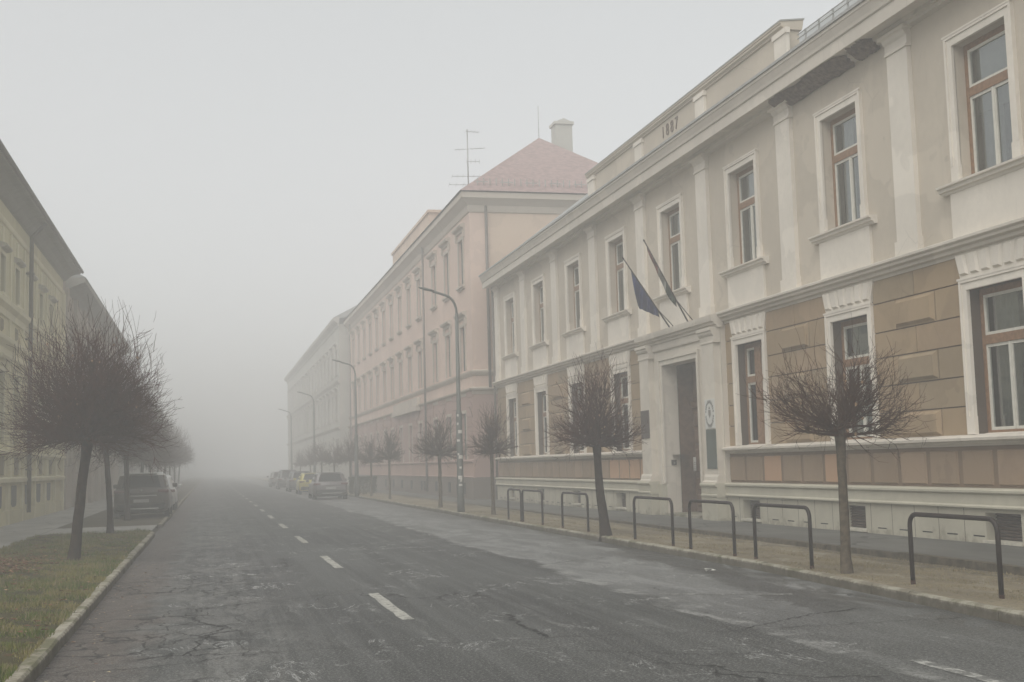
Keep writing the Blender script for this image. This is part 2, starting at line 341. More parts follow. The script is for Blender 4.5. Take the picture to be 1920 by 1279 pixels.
def ribbon(pts, w, nsub=14, jit=.05, name='crack'):
    P = []
    for (a, b), (c, d) in zip(pts[:-1], pts[1:]):
        for i in range(nsub): t = i/nsub; P.append((a+(c-a)*t+random.uniform(-jit, jit), b+(d-b)*t+random.uniform(-jit, jit)))
    P.append(pts[-1]); mb = MB(); L = []; R_ = []
    for i, p in enumerate(P):
        q = P[min(i+1, len(P)-1)]; r = P[max(i-1, 0)]; d = Vector((q[0]-r[0], q[1]-r[1])).normalized(); ww = w*random.uniform(.25, 1)
        L.append((p[0]-d.y*ww, p[1]+d.x*ww, .005)); R_.append((p[0]+d.y*ww, p[1]-d.x*ww, .005))
    n = len(P); mb.add(L+R_, [(i, n+i, n+i+1, i+1) for i in range(n-1)]); return mb.build(name, M['tar'], road, solid=False)
for pts, w in [([(-1.3, 11.3), (-.3, 11.5), (.5, 11.9), (2, 11.8), (3.3, 11.7), (4.8, 11.4), (6.4, 11.35), (7.5, 11.3)], .011), ([(-.9, 15.5), (-.1, 16.0), (1.1, 16.6), (2.05, 17.4)], .014),
               ([(-1.2, 20.6), (.2, 22.1), (1, 22.8), (2.05, 23.0)], .018), ([(2.2, 14.9), (2.9, 15.0), (3.6, 14.9)], .014), ([(3.27, 13.7), (3.15, 12.6), (3.2, 11.75)], .03),
               ([(3.2, 19.3), (4.4, 20.2), (5.4, 20.0), (6.9, 20.9)], .016), ([(-.2, 11.9), (-.1, 13.0), (.15, 13.9), (-.3, 15.2), (-.1, 16)], .014), ([(-.75, 18.9), (-.2, 18.8)], .03),
               ([(5.2, 11.5), (6.2, 12.2), (6.9, 12.4)], .02), ([(-.9, 27), (.8, 28.3), (2.1, 28.9)], .016), ([(3.6, 26), (5, 26.4), (6.4, 27.3)], .022), ([(3.3, 10.8), (4.2, 10.1), (5.3, 10.0)], .01)]:
    ribbon(pts, w)
# kerbs: runs of separate stones joined as one setting object
def kerb(path, w, z0, z1, name, seg=1.0):
    mb = MB(); P = [Vector(p) for p in path]
    for a, b in zip(P[:-1], P[1:]):
        L = (b-a).length; d = (b-a)/L; nrm = Vector((-d.y, d.x)); n = max(1, round(L/seg)) if L < 80 else max(1, round(L/4))
        for i in range(n):
            p = a+d*(L*i/n+.006); q = a+d*(L*(i+1)/n-.006); j = [random.uniform(-.008, .008) for _ in range(4)]
            zt = z1+random.uniform(-.012, .008)
            A, B, C_, D = p-nrm*(w/2+j[0]), q-nrm*(w/2+j[1]), q+nrm*(w/2+j[2]), p+nrm*(w/2+j[3]); c = .022
            i1 = lambda v, s: v+nrm*s
            vs = [(*A, z0), (*B, z0), (*C_, z0), (*D, z0), (*A, zt-c), (*B, zt-c), (*C_, zt-c), (*D, zt-c), (*i1(A, c), zt), (*i1(B, c), zt), (*i1(C_, -c), zt), (*i1(D, -c), zt)]
            mb.add(vs, [(0, 1, 5, 4), (1, 2, 6, 5), (2, 3, 7, 6), (3, 0, 4, 7), (4, 5, 9, 8), (6, 7, 11, 10), (5, 6, 10, 9), (7, 4, 8, 11), (8, 9, 10, 11)])
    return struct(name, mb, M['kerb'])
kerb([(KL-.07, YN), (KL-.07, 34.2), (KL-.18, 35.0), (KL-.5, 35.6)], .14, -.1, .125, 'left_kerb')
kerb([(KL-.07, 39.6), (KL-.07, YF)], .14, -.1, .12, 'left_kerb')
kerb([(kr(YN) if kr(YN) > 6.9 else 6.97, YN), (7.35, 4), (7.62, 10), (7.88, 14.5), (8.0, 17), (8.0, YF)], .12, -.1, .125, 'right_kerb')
def strip(x0, x1, y0, y1, z, mat, name, dz=0, bump=0, nx=6, ny=None):
    ny = ny or int((y1-y0)/2)+1; mb = MB(); vs = []
    for j in range(ny+1):
        y = y0+(y1-y0)*j/ny
        for i in range(nx+1):
            xa = x0(y) if callable(x0) else x0; x = xa+(x1-xa)*i/nx; zz = (z(y) if callable(z) else z)+(random.uniform(-bump, bump) if 0 < i < nx else 0); vs.append((x, y, zz))
    mb.add(vs, [(j*(nx+1)+i, j*(nx+1)+i+1, (j+1)*(nx+1)+i+1, (j+1)*(nx+1)+i) for j in range(ny) for i in range(nx)], 0, True)
    return struct(name, mb, mat, solid=False)
strip(-4.45, KL-.13, YN, 35.2, .11, M['verge_l'], 'left_verge', bump=.02, nx=10)
strip(-4.45, KL-.13, 35.25, 39.2, .105, M['pave_l'], 'crossing_path')
strip(-4.45, KL-.13, 39.25, YF, .10, M['soil'], 'left_verge', bump=.02)
strip(-6.75, -4.45, YN, YF, .115, M['pave_l'], 'left_pavement')
strip(lambda y: 8.03-.45*max(0, min(1, (17.5-y)/7.5)), 10.06, YN, YF, .12, M['verge_r'], 'right_verge', bump=.015, nx=10)
strip(10.0, 12.4, YN, YF, zpr, M['pave_r'], 'right_pavement')
g = MB()
for j in range(60):
    a, b = YN+j*2.2, YN+(j+1)*2.2-.02; g.box(9.93+random.uniform(-.02, .02), 10.05, a, b, 0, zpr(a)+.006+random.uniform(-.012, .0))
M['oldkerb'] = flat('mossy_edge_stone', (.10, .085, .06), .95, .1, var=.3, sc=6, bump=.6)
struct('pavement_edging', g, M['oldkerb'])

# ------------------------------------------------------------------ grass, leaves
def blades(name, n, xr, yr, z0, h, wd, cols, thick=1.0):
    rs = np.random.RandomState(len(name)+n); t = rs.rand(n)**1.7
    x = rs.uniform(*xr, n); y = yr[0]+(yr[1]-yr[0])*t
    nv = 2.5; ang = rs.uniform(0, 6.283, n); hh = h*rs.uniform(.4, 1.1, n)*(.7+.55*np.sin(x*3.1+np.sin(y*2.3)*1.7)*np.sin(y*2.7+x)+.35*np.sin(x*9+y*5)); lean = rs.uniform(0, .8, n)*hh; la = rs.uniform(0, 6.283, n)
    w = wd*rs.uniform(.6, 1.4, n); V = np.zeros((n, 3, 3))
    V[:, 0] = np.c_[x-np.cos(ang)*w, y-np.sin(ang)*w, np.full(n, z0)]; V[:, 1] = np.c_[x+np.cos(ang)*w, y+np.sin(ang)*w, np.full(n, z0)]
    V[:, 2] = np.c_[x+np.cos(la)*lean, y+np.sin(la)*lean, z0+hh]
    me = bpy.data.meshes.new(name); me.from_pydata(V.reshape(-1, 3).tolist(), [], np.arange(n*3).reshape(-1, 3).tolist())
    for c in cols: me.materials.append(c)
    me.polygons.foreach_set('material_index', rs.randint(0, len(cols), n).tolist()); o = bpy.data.objects.new(name, me); S.collection.objects.link(o); o['kind'] = 'stuff'; return o
def _gr(name, a, b):
    m = NT(name, .8, .2); m.col(m.mix(m.ramp(m.noise(1.1, 5, .65), .42, .58), a, b)); return m.m
M['gr1'] = _gr('green_blades', (.085, .125, .02), (.19, .17, .05)); M['gr2'] = _gr('olive_blades', (.13, .155, .035), (.235, .20, .07)); M['gr3'] = _gr('straw_blades', (.22, .18, .10), (.25, .21, .125))
blades('turf', 120000, (-4.5, KL-.10), (8.5, 35.3), .10, .085, .007, [M['gr1'], M['gr2'], M['gr1'], M['gr3']])
blades('dry_grass', 42000, (8.02, 9.9), (9, 40), .115, .035, .006, [M['gr3'], _gr('tan_blades', (.27, .225, .135), (.19, .16, .10))])
def leaves(name, n, gen, cols, size):
    mb = MB()
    for i in range(n):
        x, y, z = gen(); a = random.uniform(0, 6.28); s_ = size*random.uniform(.6, 1.3); t = random.uniform(-.4, .4)*s_
        c, s2 = math.cos(a)*s_, math.sin(a)*s_
        mb.add([(x-c, y-s2, z), (x+s2*.5, y-c*.5, z+abs(t)), (x+c, y+s2, z+.3*abs(t)), (x-s2*.5, y+c*.5, z+abs(t)*.7)], [(0, 1, 2, 3)], random.randrange(len(cols)))
    o = mb.build(name, cols, solid=False); o['kind'] = 'stuff'; return o
LF = [M['dryleaf'], flat('brown_leaf', (.17, .085, .05), .9, .1, var=.3), flat('pale_leaf', (.45, .38, .26), .9, .1, var=.2)]
def g1():
    if random.random() < .7: return (random.gauss(-3.6, .42), random.gauss(22.6, 1.5), .17+random.random()*.03)
    return (random.uniform(-4.4, -1.6), random.uniform(10, 35), .165)
leaves('fallen_leaves', 2000, g1, [LF[0], LF[1], LF[1], LF[1], flat('rust_brown_leaf', (.12, .045, .025), .9, .1, var=.3)], .045)
leaves('gutter_leaves', 110, lambda: (random.choice([KL+random.uniform(.02, .6)]), random.uniform(9.5, 24), .012), LF, .025)
leaves('verge_litter', 160, lambda: (random.uniform(8.1, 9.9), random.uniform(10, 36), .14), LF, .02)
#PART2
# ------------------------------------------------------------------ the 1887 building on the right
X0 = 12.25; BAY = 4.635; PIL0 = 19.38
bld = thing('institution_building', (X0, 31., 0), 'long two-storey beige and tan building with white pilasters and 1887 on its parapet', 'building')
pil_y = [PIL0+BAY*k for k in range(-2, 8)]; bay_c = [PIL0+BAY*(k+.5) for k in range(-2, 7)]
YB0, YB1 = pil_y[0]-.36, pil_y[-1]+.36
PORT = 30.42; port_bay = 4                                     # bay between 28.65 and 33.28
OW = .72                                                        # half opening width
up_h = [(c-OW, c+OW, 6.17, 8.52) for c in bay_c]
mb = MB(); sheet_holes(mb, X0, YB0, YB1, 5.0, 9.42, up_h, .34); mb.build('upper_wall', M['wall_up'], bld, solid=False)
gr_h = [(c-OW, c+OW, 1.96, 4.35) for i, c in enumerate(bay_c) if i != port_bay]
door_h = (PORT-1.225, PORT+1.225, .0, 4.24)
mb = MB(); sheet_holes(mb, X0+.012, YB0, YB1, 1.8, 5.0, gr_h+[(PORT-2.6, PORT+2.6, 1.8, 4.9)], .34)
gw = mb.build('ground_floor_wall', M['groove'], bld, solid=False)
# rusticated blocks, bosses
rows = [(1.95, 2.43), (2.43, 2.93), (2.93, 3.46), (3.46, 3.94), (3.94, 4.49), (4.49, 5.04)]
G = .011
tone = lambda: random.choice((0, 0, 1, 2))
def blocks(a, b, mid=None):
    mb = MB()
    for r, (z0, z1) in enumerate(rows):
        za, zb = z0+G, z1-G
        if mid is None or b-a < 1.6: mb.box(X0+.01, X0-.02, a, b, za, zb, tone()); continue
        if r % 2 == 0:
            for p, q in ((a, mid-.64), (mid-.62, mid+.62), (mid+.64, b)): mb.box(X0+.01, X0-.02, p+(G/2 if p > a else 0), q-(G/2 if q < b else 0), za, zb, tone())
            mb.frus(X0-.019, X0-.085, mid-.60, mid+.60, z0+.03, z1-.03, .055, tone())
        else:
            for p, q in ((a, mid-.01), (mid+.01, b)): mb.box(X0+.01, X0-.02, p, q, za, zb, tone())
    mb.build('rusticated_pier', [M['tan'], M['tan2'], M['tan3']], bld)
SW = .92                                                        # half width of a window surround
edges = []
for i in range(len(bay_c)-1):
    if i in (port_bay-1, port_bay): continue
    blocks(bay_c[i]+SW, bay_c[i+1]-SW, (bay_c[i]+bay_c[i+1])/2)
blocks(bay_c[port_bay-1]+SW, PORT-2.75); blocks(PORT+2.75, bay_c[port_bay+1]-SW)
blocks(YB0, bay_c[0]-SW, None); blocks(bay_c[-1]+SW, YB1, None)
# pilasters of the upper floor
def pil_mb(c):
    m_ = MB(); w = .335
    m_.box(X0+.01, X0-.09, c-w, c+w, 5.1, 8.96); m_.box(X0+.01, X0-.12, c-w-.04, c+w+.04, 5.1, 5.50)
    m_.prof([(X0+.01, 8.96), (X0-.12, 8.96), (X0-.12, 9.0), (X0-.10, 9.02), (X0-.10, 9.16), (X0-.13, 9.19), (X0-.16, 9.25), (X0-.19, 9.27), (X0-.19, 9.34), (X0+.01, 9.34)], c-w-.03, c+w+.03)
    m_.box(X0+.01, X0-.205, c-w-.10, c+w+.10, 9.275, 9.335)
    return m_
p0 = pil_mb(pil_y[0]).build('pilaster', M['white'], bld)
for c in pil_y[1:]: dup(p0, bld, (0, c-pil_y[0], 0))
# main cornice, its broken patches
cor = [(X0+.02, 9.28), (X0-.10, 9.31), (X0-.12, 9.36), (X0-.17, 9.37), (X0-.19, 9.43), (X0-.46, 9.41), (X0-.47, 9.39), (X0-.50, 9.39), (X0-.50, 9.64), (X0-.535, 9.66), (X0-.55, 9.72), (X0-.60, 9.84), (X0-.62, 9.86), (X0-.62, 9.92), (X0+.02, 10.0)]
mb = MB(); mb.prof(cor, YB0-.05, YB1+.38); cn = mb.build('cornice', M['cornice'], bld)
g = MB(); g.prof([(X0-.655, 9.925), (X0-.655, 9.985), (X0-.64, 9.99), (X0+.6, 10.30), (X0+.6, 10.20), (X0-.5, 9.93)], YB0-.05, YB1+.42); g.build('gutter', M['lead'], bld)
def patch(y0, y1, seed, bot, top, xs=.14):
    rs = random.Random(seed); m_ = MB(); n = 16; st = []
    for i in range(n+1):
        y = y0+(y1-y0)*i/n; e = math.sin(math.pi*i/n)**.35
        st.append([(X0-.03, y, bot+rs.uniform(-.01, .03)), (X0-.12-rs.uniform(0, .05)*e, y, bot+.03+rs.uniform(0, .04)), (X0-.20-rs.uniform(0, .10)*e, y, bot+.11+rs.uniform(-.02, .04)), (X0-xs-.12-rs.uniform(0, .16)*e, y, top-rs.uniform(0, .05)*e-(.05*(1-e))), (X0-.02, y, top+.02)])
    vs = [p for r in st for p in r]; m_.add(vs, [(i*5+j, i*5+(j+1) % 5, (i+1)*5+(j+1) % 5, (i+1)*5+j) for i in range(n) for j in range(5)]+[tuple(range(5)), tuple(range(n*5, n*5+5))]); return m_
patch(20.95, 24.1, 3, 9.20, 9.44, .22).build('damaged_patch', M['damage'], cn); patch(20.0, 20.75, 5, 9.22, 9.45, .2).build('damaged_patch', M['damage'], cn)
# string course between the floors (profile lip measured at X0-.25)
def course(x):  # x = wall plane
    return [(x+.02, 4.93), (x-.04, 4.93), (x-.05, 4.98), (x-.12, 5.0), (x-.13, 5.05), (x-.20, 5.08), (x-.21, 5.12), (x-.255, 5.155), (x-.255, 5.20), (x-.24, 5.212), (x+.02, 5.26)]
mb = MB()
mb.prof(course(X0), YB0, PORT-2.74); mb.prof(course(X0), PORT+2.74, YB1)
sc = mb.build('string_course', M['cornice'], bld)
# sill course and panel band, plinth
for a, b in ((YB0, PORT-2.62), (PORT+2.62, YB1)):
    pass
mb = MB(); pn = MB(); bd = MB(); pl = MB()
PXF = X0-.03
vents = []
for a, b in ((YB0, PORT-2.70), (PORT+2.70, YB1)):
    mb.prof([(X0+.02, 1.77), (X0-.06, 1.77), (X0-.07, 1.80), (X0-.12, 1.805), (X0-.13, 1.85), (X0-.22, 1.86), (X0-.225, 1.905), (X0-.20, 1.925), (X0+.02, 1.965)], a, b)
    pn.box(X0+.30, PXF, a, b, 1.02, 1.775, 0)
    n = round((b-a)/.936); w = (b-a)/n
    for i in range(n):
        y0 = a+i*w+.07; y1 = a+(i+1)*w-.07; cy = (y0+y1)/2
        orange = any(abs(cy-t) < .46 for t in (25.3, 22.5, 34.0, 34.9, 35.8, 36.7))
        pn.frus(PXF+.002, PXF-.03, y0, y1, 1.13, 1.70, .018, 2 if orange else (3 if i % 3 == 1 else 1))
    bd.prof([(X0+.02, .76), (X0-.20, .76), (X0-.225, .775), (X0-.225, .80), (X0-.19, .825), (X0-.185, .985), (X0-.205, 1.0), (X0-.235, 1.02), (X0-.235, 1.055), (X0-.20, 1.075), (X0+.02, 1.09)], a, b)
    cs = sorted(c for i, c in enumerate(bay_c) if a < c < b and i != port_bay)
    holes = [(c-.45, c+.45, .26, .70) for c in cs]; vents += cs
    XP = X0-.15; pass
mb.build('sill_course', M['cornice'], bld); pn.build('panel_band', [M['strip'], M['panel'], M['panel_o'], M['panel2']], bld); bd.build('plinth_moulding', M['plinth'], bld)
for k, (a, b) in enumerate(((YB0, PORT-2.70), (PORT+2.70, YB1))):                # joints and drain slots of the plinth
    pl = MB(); sheet_holes(pl, XP, a, b, 0, .765, [(c-.45, c+.45, .26, .70) for c in vents if a < c < b], .22)
    y = a+.2
    while y < b-.1:
        if all(abs(y-c) > .5 for c in vents): pl.box(X0-.14, X0-.1515, y-.006, y+.006, .14, .76, 1)
        m_ = y+.36
        if m_ < b-.2 and all(abs(m_-c) > .62 for c in vents): pl.box(X0-.14, X0-.1525, m_-.15, m_+.15, zpr(m_)+.10, zpr(m_)+.122, 2)
        y += .74
    pl.build('plinth', [M['plinth'], M['groove'], M['black']], bld, solid=False)
v = MB(); c = vents[0]; v.box(X0+.10, X0+.06, c-.45, c+.45, .26, .70, 0)
for k in range(8): v.frus(X0+.06, X0+.02, c-.44, c+.44, .275+k*.053, .318+k*.053, .012, 0)
M['grille'] = flat('brown_vent_slats', (.085, .06, .045), .6, .3, var=.2)
M['sillst'] = flat('pale_vent_sill', (.50, .47, .39), .9, .1, var=.15)
v0 = v.build('basement_grille', M['grille'], bld); s_ = MB(); s_.box(X0+.05, X0-.20, c-.50, c+.50, .215, .262); s_.build('vent_sill', M['sillst'], v0)
for c2 in vents[1:]: dup(v0, bld, (0, c2-c, 0))
# windows
def window(c, zb, h, w=OW, X=X0, upper=True, cross=False):
    fx = X+.19
    f = MB(); t = .085
    f.box(fx, fx+.09, c-w, c-w+t, zb, zb+h); f.box(fx, fx+.09, c+w-t, c+w, zb, zb+h); f.box(fx, fx+.09, c-w+t, c+w-t, zb+h-.10, zb+h); f.box(fx, fx+.09, c-w+t, c+w-t, zb, zb+.06)
    zt = zb+h*.615; f.box(fx-.012, fx+.09, c-w+t, c+w-t, zt, zt+.15)
    if cross: f.box(fx-.02, fx+.09, c-.16, c+.16, zb+.06, zt); f.box(fx-.02, fx+.09, c-.16, c+.16, zt+.15, zb+h-.10)
    win = f.build('window', M['wood'], bld)
    s_ = MB(); k = .05
    def ring(a, b, z0, z1):
        s_.box(fx+.01, fx+.06, a, a+k, z0, z1); s_.box(fx+.01, fx+.06, b-k, b, z0, z1); s_.box(fx+.01, fx+.06, a+k, b-k, z0, z0+k); s_.box(fx+.01, fx+.06, a+k, b-k, z1-k, z1)
    gl = MB()
    def pane(a, b, z0, z1): ring(a, b, z0, z1); gl.add([(fx+.035, a+k, z0+k), (fx+.035, b-k, z0+k), (fx+.035, b-k, z1-k), (fx+.035, a+k, z1-k)], [(3, 2, 1, 0)])
    m_ = .16 if cross else 0
    if cross:
        pane(c-w+t, c-m_, zt+.15, zb+h-.10); pane(c+m_, c+w-t, zt+.15, zb+h-.10); pane(c-w+t, c-m_, zb+.06, zt); pane(c+m_, c+w-t, zb+.06, zt)
    else:
        pane(c-w+t, c+w-t, zt+.15, zb+h-.10); pane(c-w+t, c+.01, zb+.06, zt); pane(c+.01, c+w-t, zb+.06, zt); s_.box(fx-.005, fx+.05, c-.018, c+.038, zb+.07, zt-.01)
    s_.build('sash', M['sash'], win); gl.build('pane', M['glass'], win, solid=False)
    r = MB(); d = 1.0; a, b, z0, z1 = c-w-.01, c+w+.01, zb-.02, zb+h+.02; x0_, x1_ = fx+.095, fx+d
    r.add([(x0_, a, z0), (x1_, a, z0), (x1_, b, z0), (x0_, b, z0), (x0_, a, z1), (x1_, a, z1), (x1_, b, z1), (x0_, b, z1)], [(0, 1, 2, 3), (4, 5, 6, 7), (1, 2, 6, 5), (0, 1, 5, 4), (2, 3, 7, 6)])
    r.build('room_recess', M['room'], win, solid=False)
    cu = MB(); rs = random.Random(int(c*10+zb))
    spans = [(c-w+.06, c-w+.06+rs.uniform(.2, .6)), (c+w-rs.uniform(.35, .75), c+w-.06)] if upper or rs.random() < .4 else [(c-w+.06, c-w+.06+rs.uniform(.1, .3))]
    if rs.random() < .35: cu.box(fx+.16, fx+.165, c-w+.08, c+w-.08, zb+h*rs.uniform(.45, .8), zb+h-.1)
    for y0, y1 in spans:
        n = 14; vs = []
        for i in range(n+1):
            y = y0+(y1-y0)*i/n; x = fx+.22+.03*math.sin(i*1.9); vs += [(x, y, zb+.05), (x, y, zb+h-.05)]
        cu.add(vs, [(2*i, 2*i+2, 2*i+3, 2*i+1) for i in range(n)], 0, True)
    cu.build('curtain', M['curtain'], win, solid=False)
    # stucco surround
    q = MB(); o = .185; sp = X-.05
    for a, b in ((c-w-o, c-w), (c+w, c+w+o)):
        q.box(X+.01, sp, a, b, zb, zb+h); inn = (a+.10, b) if a < c-w else (a, b-.10); out = (a, a+.06) if a < c-w else (b-.06, b)
        q.box(sp+.001, sp-.022, out[0], out[1], zb+.30, zb+h+o-.062); q.box(X+.01, sp-.015, a-.012, b+.012, zb, zb+.30)
    q.box(X+.01, sp, c-w-o, c+w+o, zb+h, zb+h+o); q.box(sp+.001, sp-.022, c-w-o, c+w+o, zb+h+o-.06, zb+h+o+.001)
    q.box(sp+.001, sp-.03, c-w-o-.03, c+w+o+.03, zb+h+o-.015, zb+h+o+.02)
    q.build('window_surround', M['white'], win)
    if upper:
        sm = MB(); e = 1.21
        sm.prof([(X+.15, zb-.15), (X-.07, zb-.15), (X-.09, zb-.11), (X-.13, zb-.10), (X-.14, zb-.05), (X-.185, zb-.035), (X-.19, zb+.0), (X+.19, zb+.035)], c-e, c+e)
        sm.build('window_sill', M['white'], win)
        ap = MB(); ap.box(X+.01, X-.055, c-.99, c+.99, 5.16, zb-.14); ap.build('apron', M['white'], win)
    else:
        sm = MB(); sm.prof([(X+.2, zb-.035), (X-.05, zb-.035), (X-.05, zb-.02), (X+.2, zb+.02)], c-w, c+w); sm.build('window_sill', M['white'], win)
        kq = MB(); zb1, zt1 = zb+h+o+.02, 4.99; wb, wt = .87, 1.0; n = 6
        def tr(u, v, x): # trapezoid mapping, u -1..1
            ww = wb+(wt-wb)*v; return (x, c+u*ww, zb1+(zt1-zb1)*v)
        kq.add([tr(-1, 0, X+.01), tr(1, 0, X+.01), tr(1, 1, X+.01), tr(-1, 1, X+.01), tr(-1, 0, X-.05), tr(1, 0, X-.05), tr(1, 1, X-.05), tr(-1, 1, X-.05)], [(0, 1, 2, 3), (4, 7, 6, 5), (0, 4, 5, 1), (1, 5, 6, 2), (2, 6, 7, 3), (3, 7, 4, 0)])
        for i in range(n):
            u0, u1 = -1+2*(i+.12)/n, -1+2*(i+.88)/n; e_ = .04
            kq.add([tr(u0, .10, X-.051), tr(u1, .10, X-.051), tr(u1, .93, X-.051), tr(u0, .93, X-.051), tr(u0+e_, .17, X-.095), tr(u1-e_, .17, X-.095), tr(u1-e_, .86, X-.095), tr(u0+e_, .86, X-.095)], [(4, 7, 6, 5), (0, 4, 5, 1), (1, 5, 6, 2), (2, 6, 7, 3), (3, 7, 4, 0)])
        kq.build('lintel', M['white'], win)
    return win
for c in bay_c: window(c, 6.17, 2.35)
for i, c in enumerate(bay_c):
    if i not in (port_bay, port_bay-1): window(c, 1.96, 2.39, upper=False)
window(bay_c[port_bay-1], 1.96, 2.39, upper=False, cross=True)
# portal
XW = 12.1; XPI = 11.93
mb = MB(); a, b = PORT-2.75, PORT+2.75
sheet_holes(mb, XW, a, b, .1, 4.95, [(door_h[0], door_h[1], .1, 4.24)], .42)
mb.box(XW, X0+.1, a, a+.01, .1, 4.95); mb.box(XW, X0+.1, b-.01, b, .1, 4.95)
por = mb.build('portal', M['portalw'], bld, solid=False)
mb = MB()
mb.prof([(XW+.05, 4.86), (XW-.10, 4.86), (XW-.11, 4.92), (XW-.17, 4.94), (XW-.18, 4.99), (XW-.24, 5.01), (XW-.255, 5.09), (XW-.26, 5.16), (X0+.02, 5.255)], a-.04, b+.04)
mb.prof([(XW+.05, 4.66), (XW-.05, 4.66), (XW-.06, 4.70), (XW-.06, 4.87), (XW+.05, 4.87)], a+.86, b-.86)
mb.build('entablature', M['cornice'], por)
def ppil(c):
    m_ = MB(); w = .365
    m_.box(XW+.02, XPI, c-w, c+w, 1.27, 4.50); m_.prof([(XW+.02, 1.06), (XPI-.09, 1.06), (XPI-.09, 1.10), (XPI-.05, 1.14), (XPI-.04, 1.22), (XPI-.012, 1.28), (XW+.02, 1.28)], c-w-.05, c+w+.05)
    m_.prof([(XW+.02, 4.49), (XPI-.02, 4.49), (XPI-.02, 4.52), (XPI-.005, 4.53), (XPI-.005, 4.66), (XPI-.03, 4.68), (XPI-.06, 4.72), (XPI-.065, 4.77), (XPI-.10, 4.79), (XPI-.10, 4.865), (XW+.02, 4.865)], c-w-.07, c+w+.07)
    return m_
for c in (PORT-2.3, PORT+2.3):
    q = ppil(c).build('portal_pilaster', M['portalw'], por)
    m_ = MB(); w = .47; m_.box(XW+.02, XPI-.10, c-w, c+w, .1, .74); m_.prof([(XW+.02, .73), (XPI-.10, .73), (XPI-.125, .75), (XPI-.13, .79), (XPI-.10, .81), (XPI-.10, .97), (XPI-.14, 1.0), (XPI-.15, 1.04), (XPI-.13, 1.075), (XW+.02, 1.08)], c-w-.02, c+w+.02)
    m_.build('pedestal', M['plinth'], q)
for s_ in (-1, 1):                                             # low wall pieces beside the pedestals
    c = PORT+s_*1.53; m_ = MB(); m_.box(XW+.02, XW-.04, c-.29, c+.29, .1, 1.0); m_.build('jamb_base', M['plinth'], por)
m_ = MB(); o = .20
for a1, b1, s_ in ((door_h[0]-o, door_h[0], -1), (door_h[1], door_h[1]+o, 1)):
    m_.box(XW+.01, XW-.045, a1, b1, 1.02, 4.24); e = (a1, a1+.07) if s_ < 0 else (b1-.07, b1); m_.box(XW-.04, XW-.08, *e, 1.02, 4.37)
m_.box(XW+.01, XW-.045, door_h[0]-o, door_h[1]+o, 4.24, 4.24+o); m_.box(XW-.04, XW-.08, door_h[0]-o, door_h[1]+o, 4.37, 4.445)
m_.build('door_surround', M['portalw'], por)
# deep door recess
m_ = MB(); XD = 12.95; y0, y1 = door_h[0], door_h[1]
m_.box(12.5, XD, y0-.3, y0+.0, .1, 4.3); m_.box(12.5, XD, y1, y1+.3, .1, 4.3); m_.box(12.5, XD, y0-.3, y1+.3, 4.24, 4.5)
m_.build('door_lining', M['dwood'], por)
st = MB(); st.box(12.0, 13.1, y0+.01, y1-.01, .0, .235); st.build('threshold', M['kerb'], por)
dr = MB(); dr.box(XD, XD+.07, y0, y1, .23, 4.24)
door = dr.build('door', M['dwood'], por)
for k in (0, 1):
    lf = MB(); a1 = y0+.05+k*(y1-y0-.1)/2+.01; b1 = a1+(y1-y0-.1)/2-.03
    lf.box(XD-.001, XD-.05, a1, b1, .25, 3.05)
    for z0, z1 in ((.38, .72), (.82, 1.16), (1.3, 1.95), (2.05, 2.45), (2.55, 2.95)):
        lf.frus(XD-.05, XD-.085, a1+.12, b1-.12, z0, z1, .035)
    lf.build('door_leaf', M['dwood'], door)
tr_ = MB(); tr_.box(XD-.001, XD-.09, y0, y1, 3.06, 3.24); tr_.box(XD-.001, XD-.04, PORT-.05, PORT+.05, 3.24, 4.2)
for s_ in (0, 1): tr_.frus(XD-.001, XD-.03, y0+.1+s_*1.2, y0+1.1+s_*1.2, 3.36, 4.12, .03)
tr_.build('transom_panel', M['dwood'], door)
hd = MB(); hd.tube([(XD-.05, PORT-.07, 1.25), (XD-.11, PORT-.07, 1.25), (XD-.11, PORT-.19, 1.24)], .011, 6); hd.build('door_handle', M['steel'], door)
# parapet with the year
par = MB(); XPA = X0+.03; P0, P1 = 23.9, 38.25
par.box(XPA, XPA+.35, P0, P1, 9.95, 11.02)
par.prof([(XPA+.40, 11.0), (XPA-.04, 11.0), (XPA-.05, 11.04), (XPA-.10, 11.07), (XPA-.10, 11.12), (XPA-.12, 11.13), (XPA-.12, 11.17), (XPA+.45, 11.24)], P0-.05, P1+.05)
paro = par.build('parapet', M['wall_up'], bld)
for c in (24.0, 28.62, 33.28, 37.9): pp = MB(); pp.box(XPA+.01, XPA-.07, c-.30, c+.30, 9.95, 11.0); pp.box(XPA+.01, XPA-.10, c-.34, c+.34, 10.86, 10.98); pp.build('parapet_pier', M['white'], paro)
g = MB(); g.prof([(XPA-.13, 11.17), (XPA-.13, 11.20), (XPA+.46, 11.27), (XPA+.46, 11.24)], P0-.07, P1+.07); g.build('parapet_cap', M['lead'], paro)
def glyph(t, x, yc, z, h, mat, parent, name, ext=.012, w=.8, flip=True, font_sx=1.0):
    cu = bpy.data.curves.new(name, 'FONT'); cu.body = t; cu.size = h*1.38; cu.extrude = ext; cu.align_x = 'CENTER'; cu.space_character = 1.5
    o = bpy.data.objects.new(name, cu); S.collection.objects.link(o)
    o.rotation_euler = (math.pi/2, 0, -math.pi/2); o.location = (x, yc, z); o.scale = (font_sx, 1, 1)
    bpy.context.view_layer.update(); dg = bpy.context.evaluated_depsgraph_get(); me = bpy.data.meshes.new_from_object(o.evaluated_get(dg)); mw = o.matrix_world.copy()
    bpy.data.objects.remove(o); me.transform(mw); off = Vector(LOC[parent.name]); me.transform(Matrix.Translation(-off)); me.materials.clear(); me.materials.append(mat)
    q = bpy.data.objects.new(name, me); S.collection.objects.link(q); q.parent = parent; LOC[q.name] = tuple(off); return q
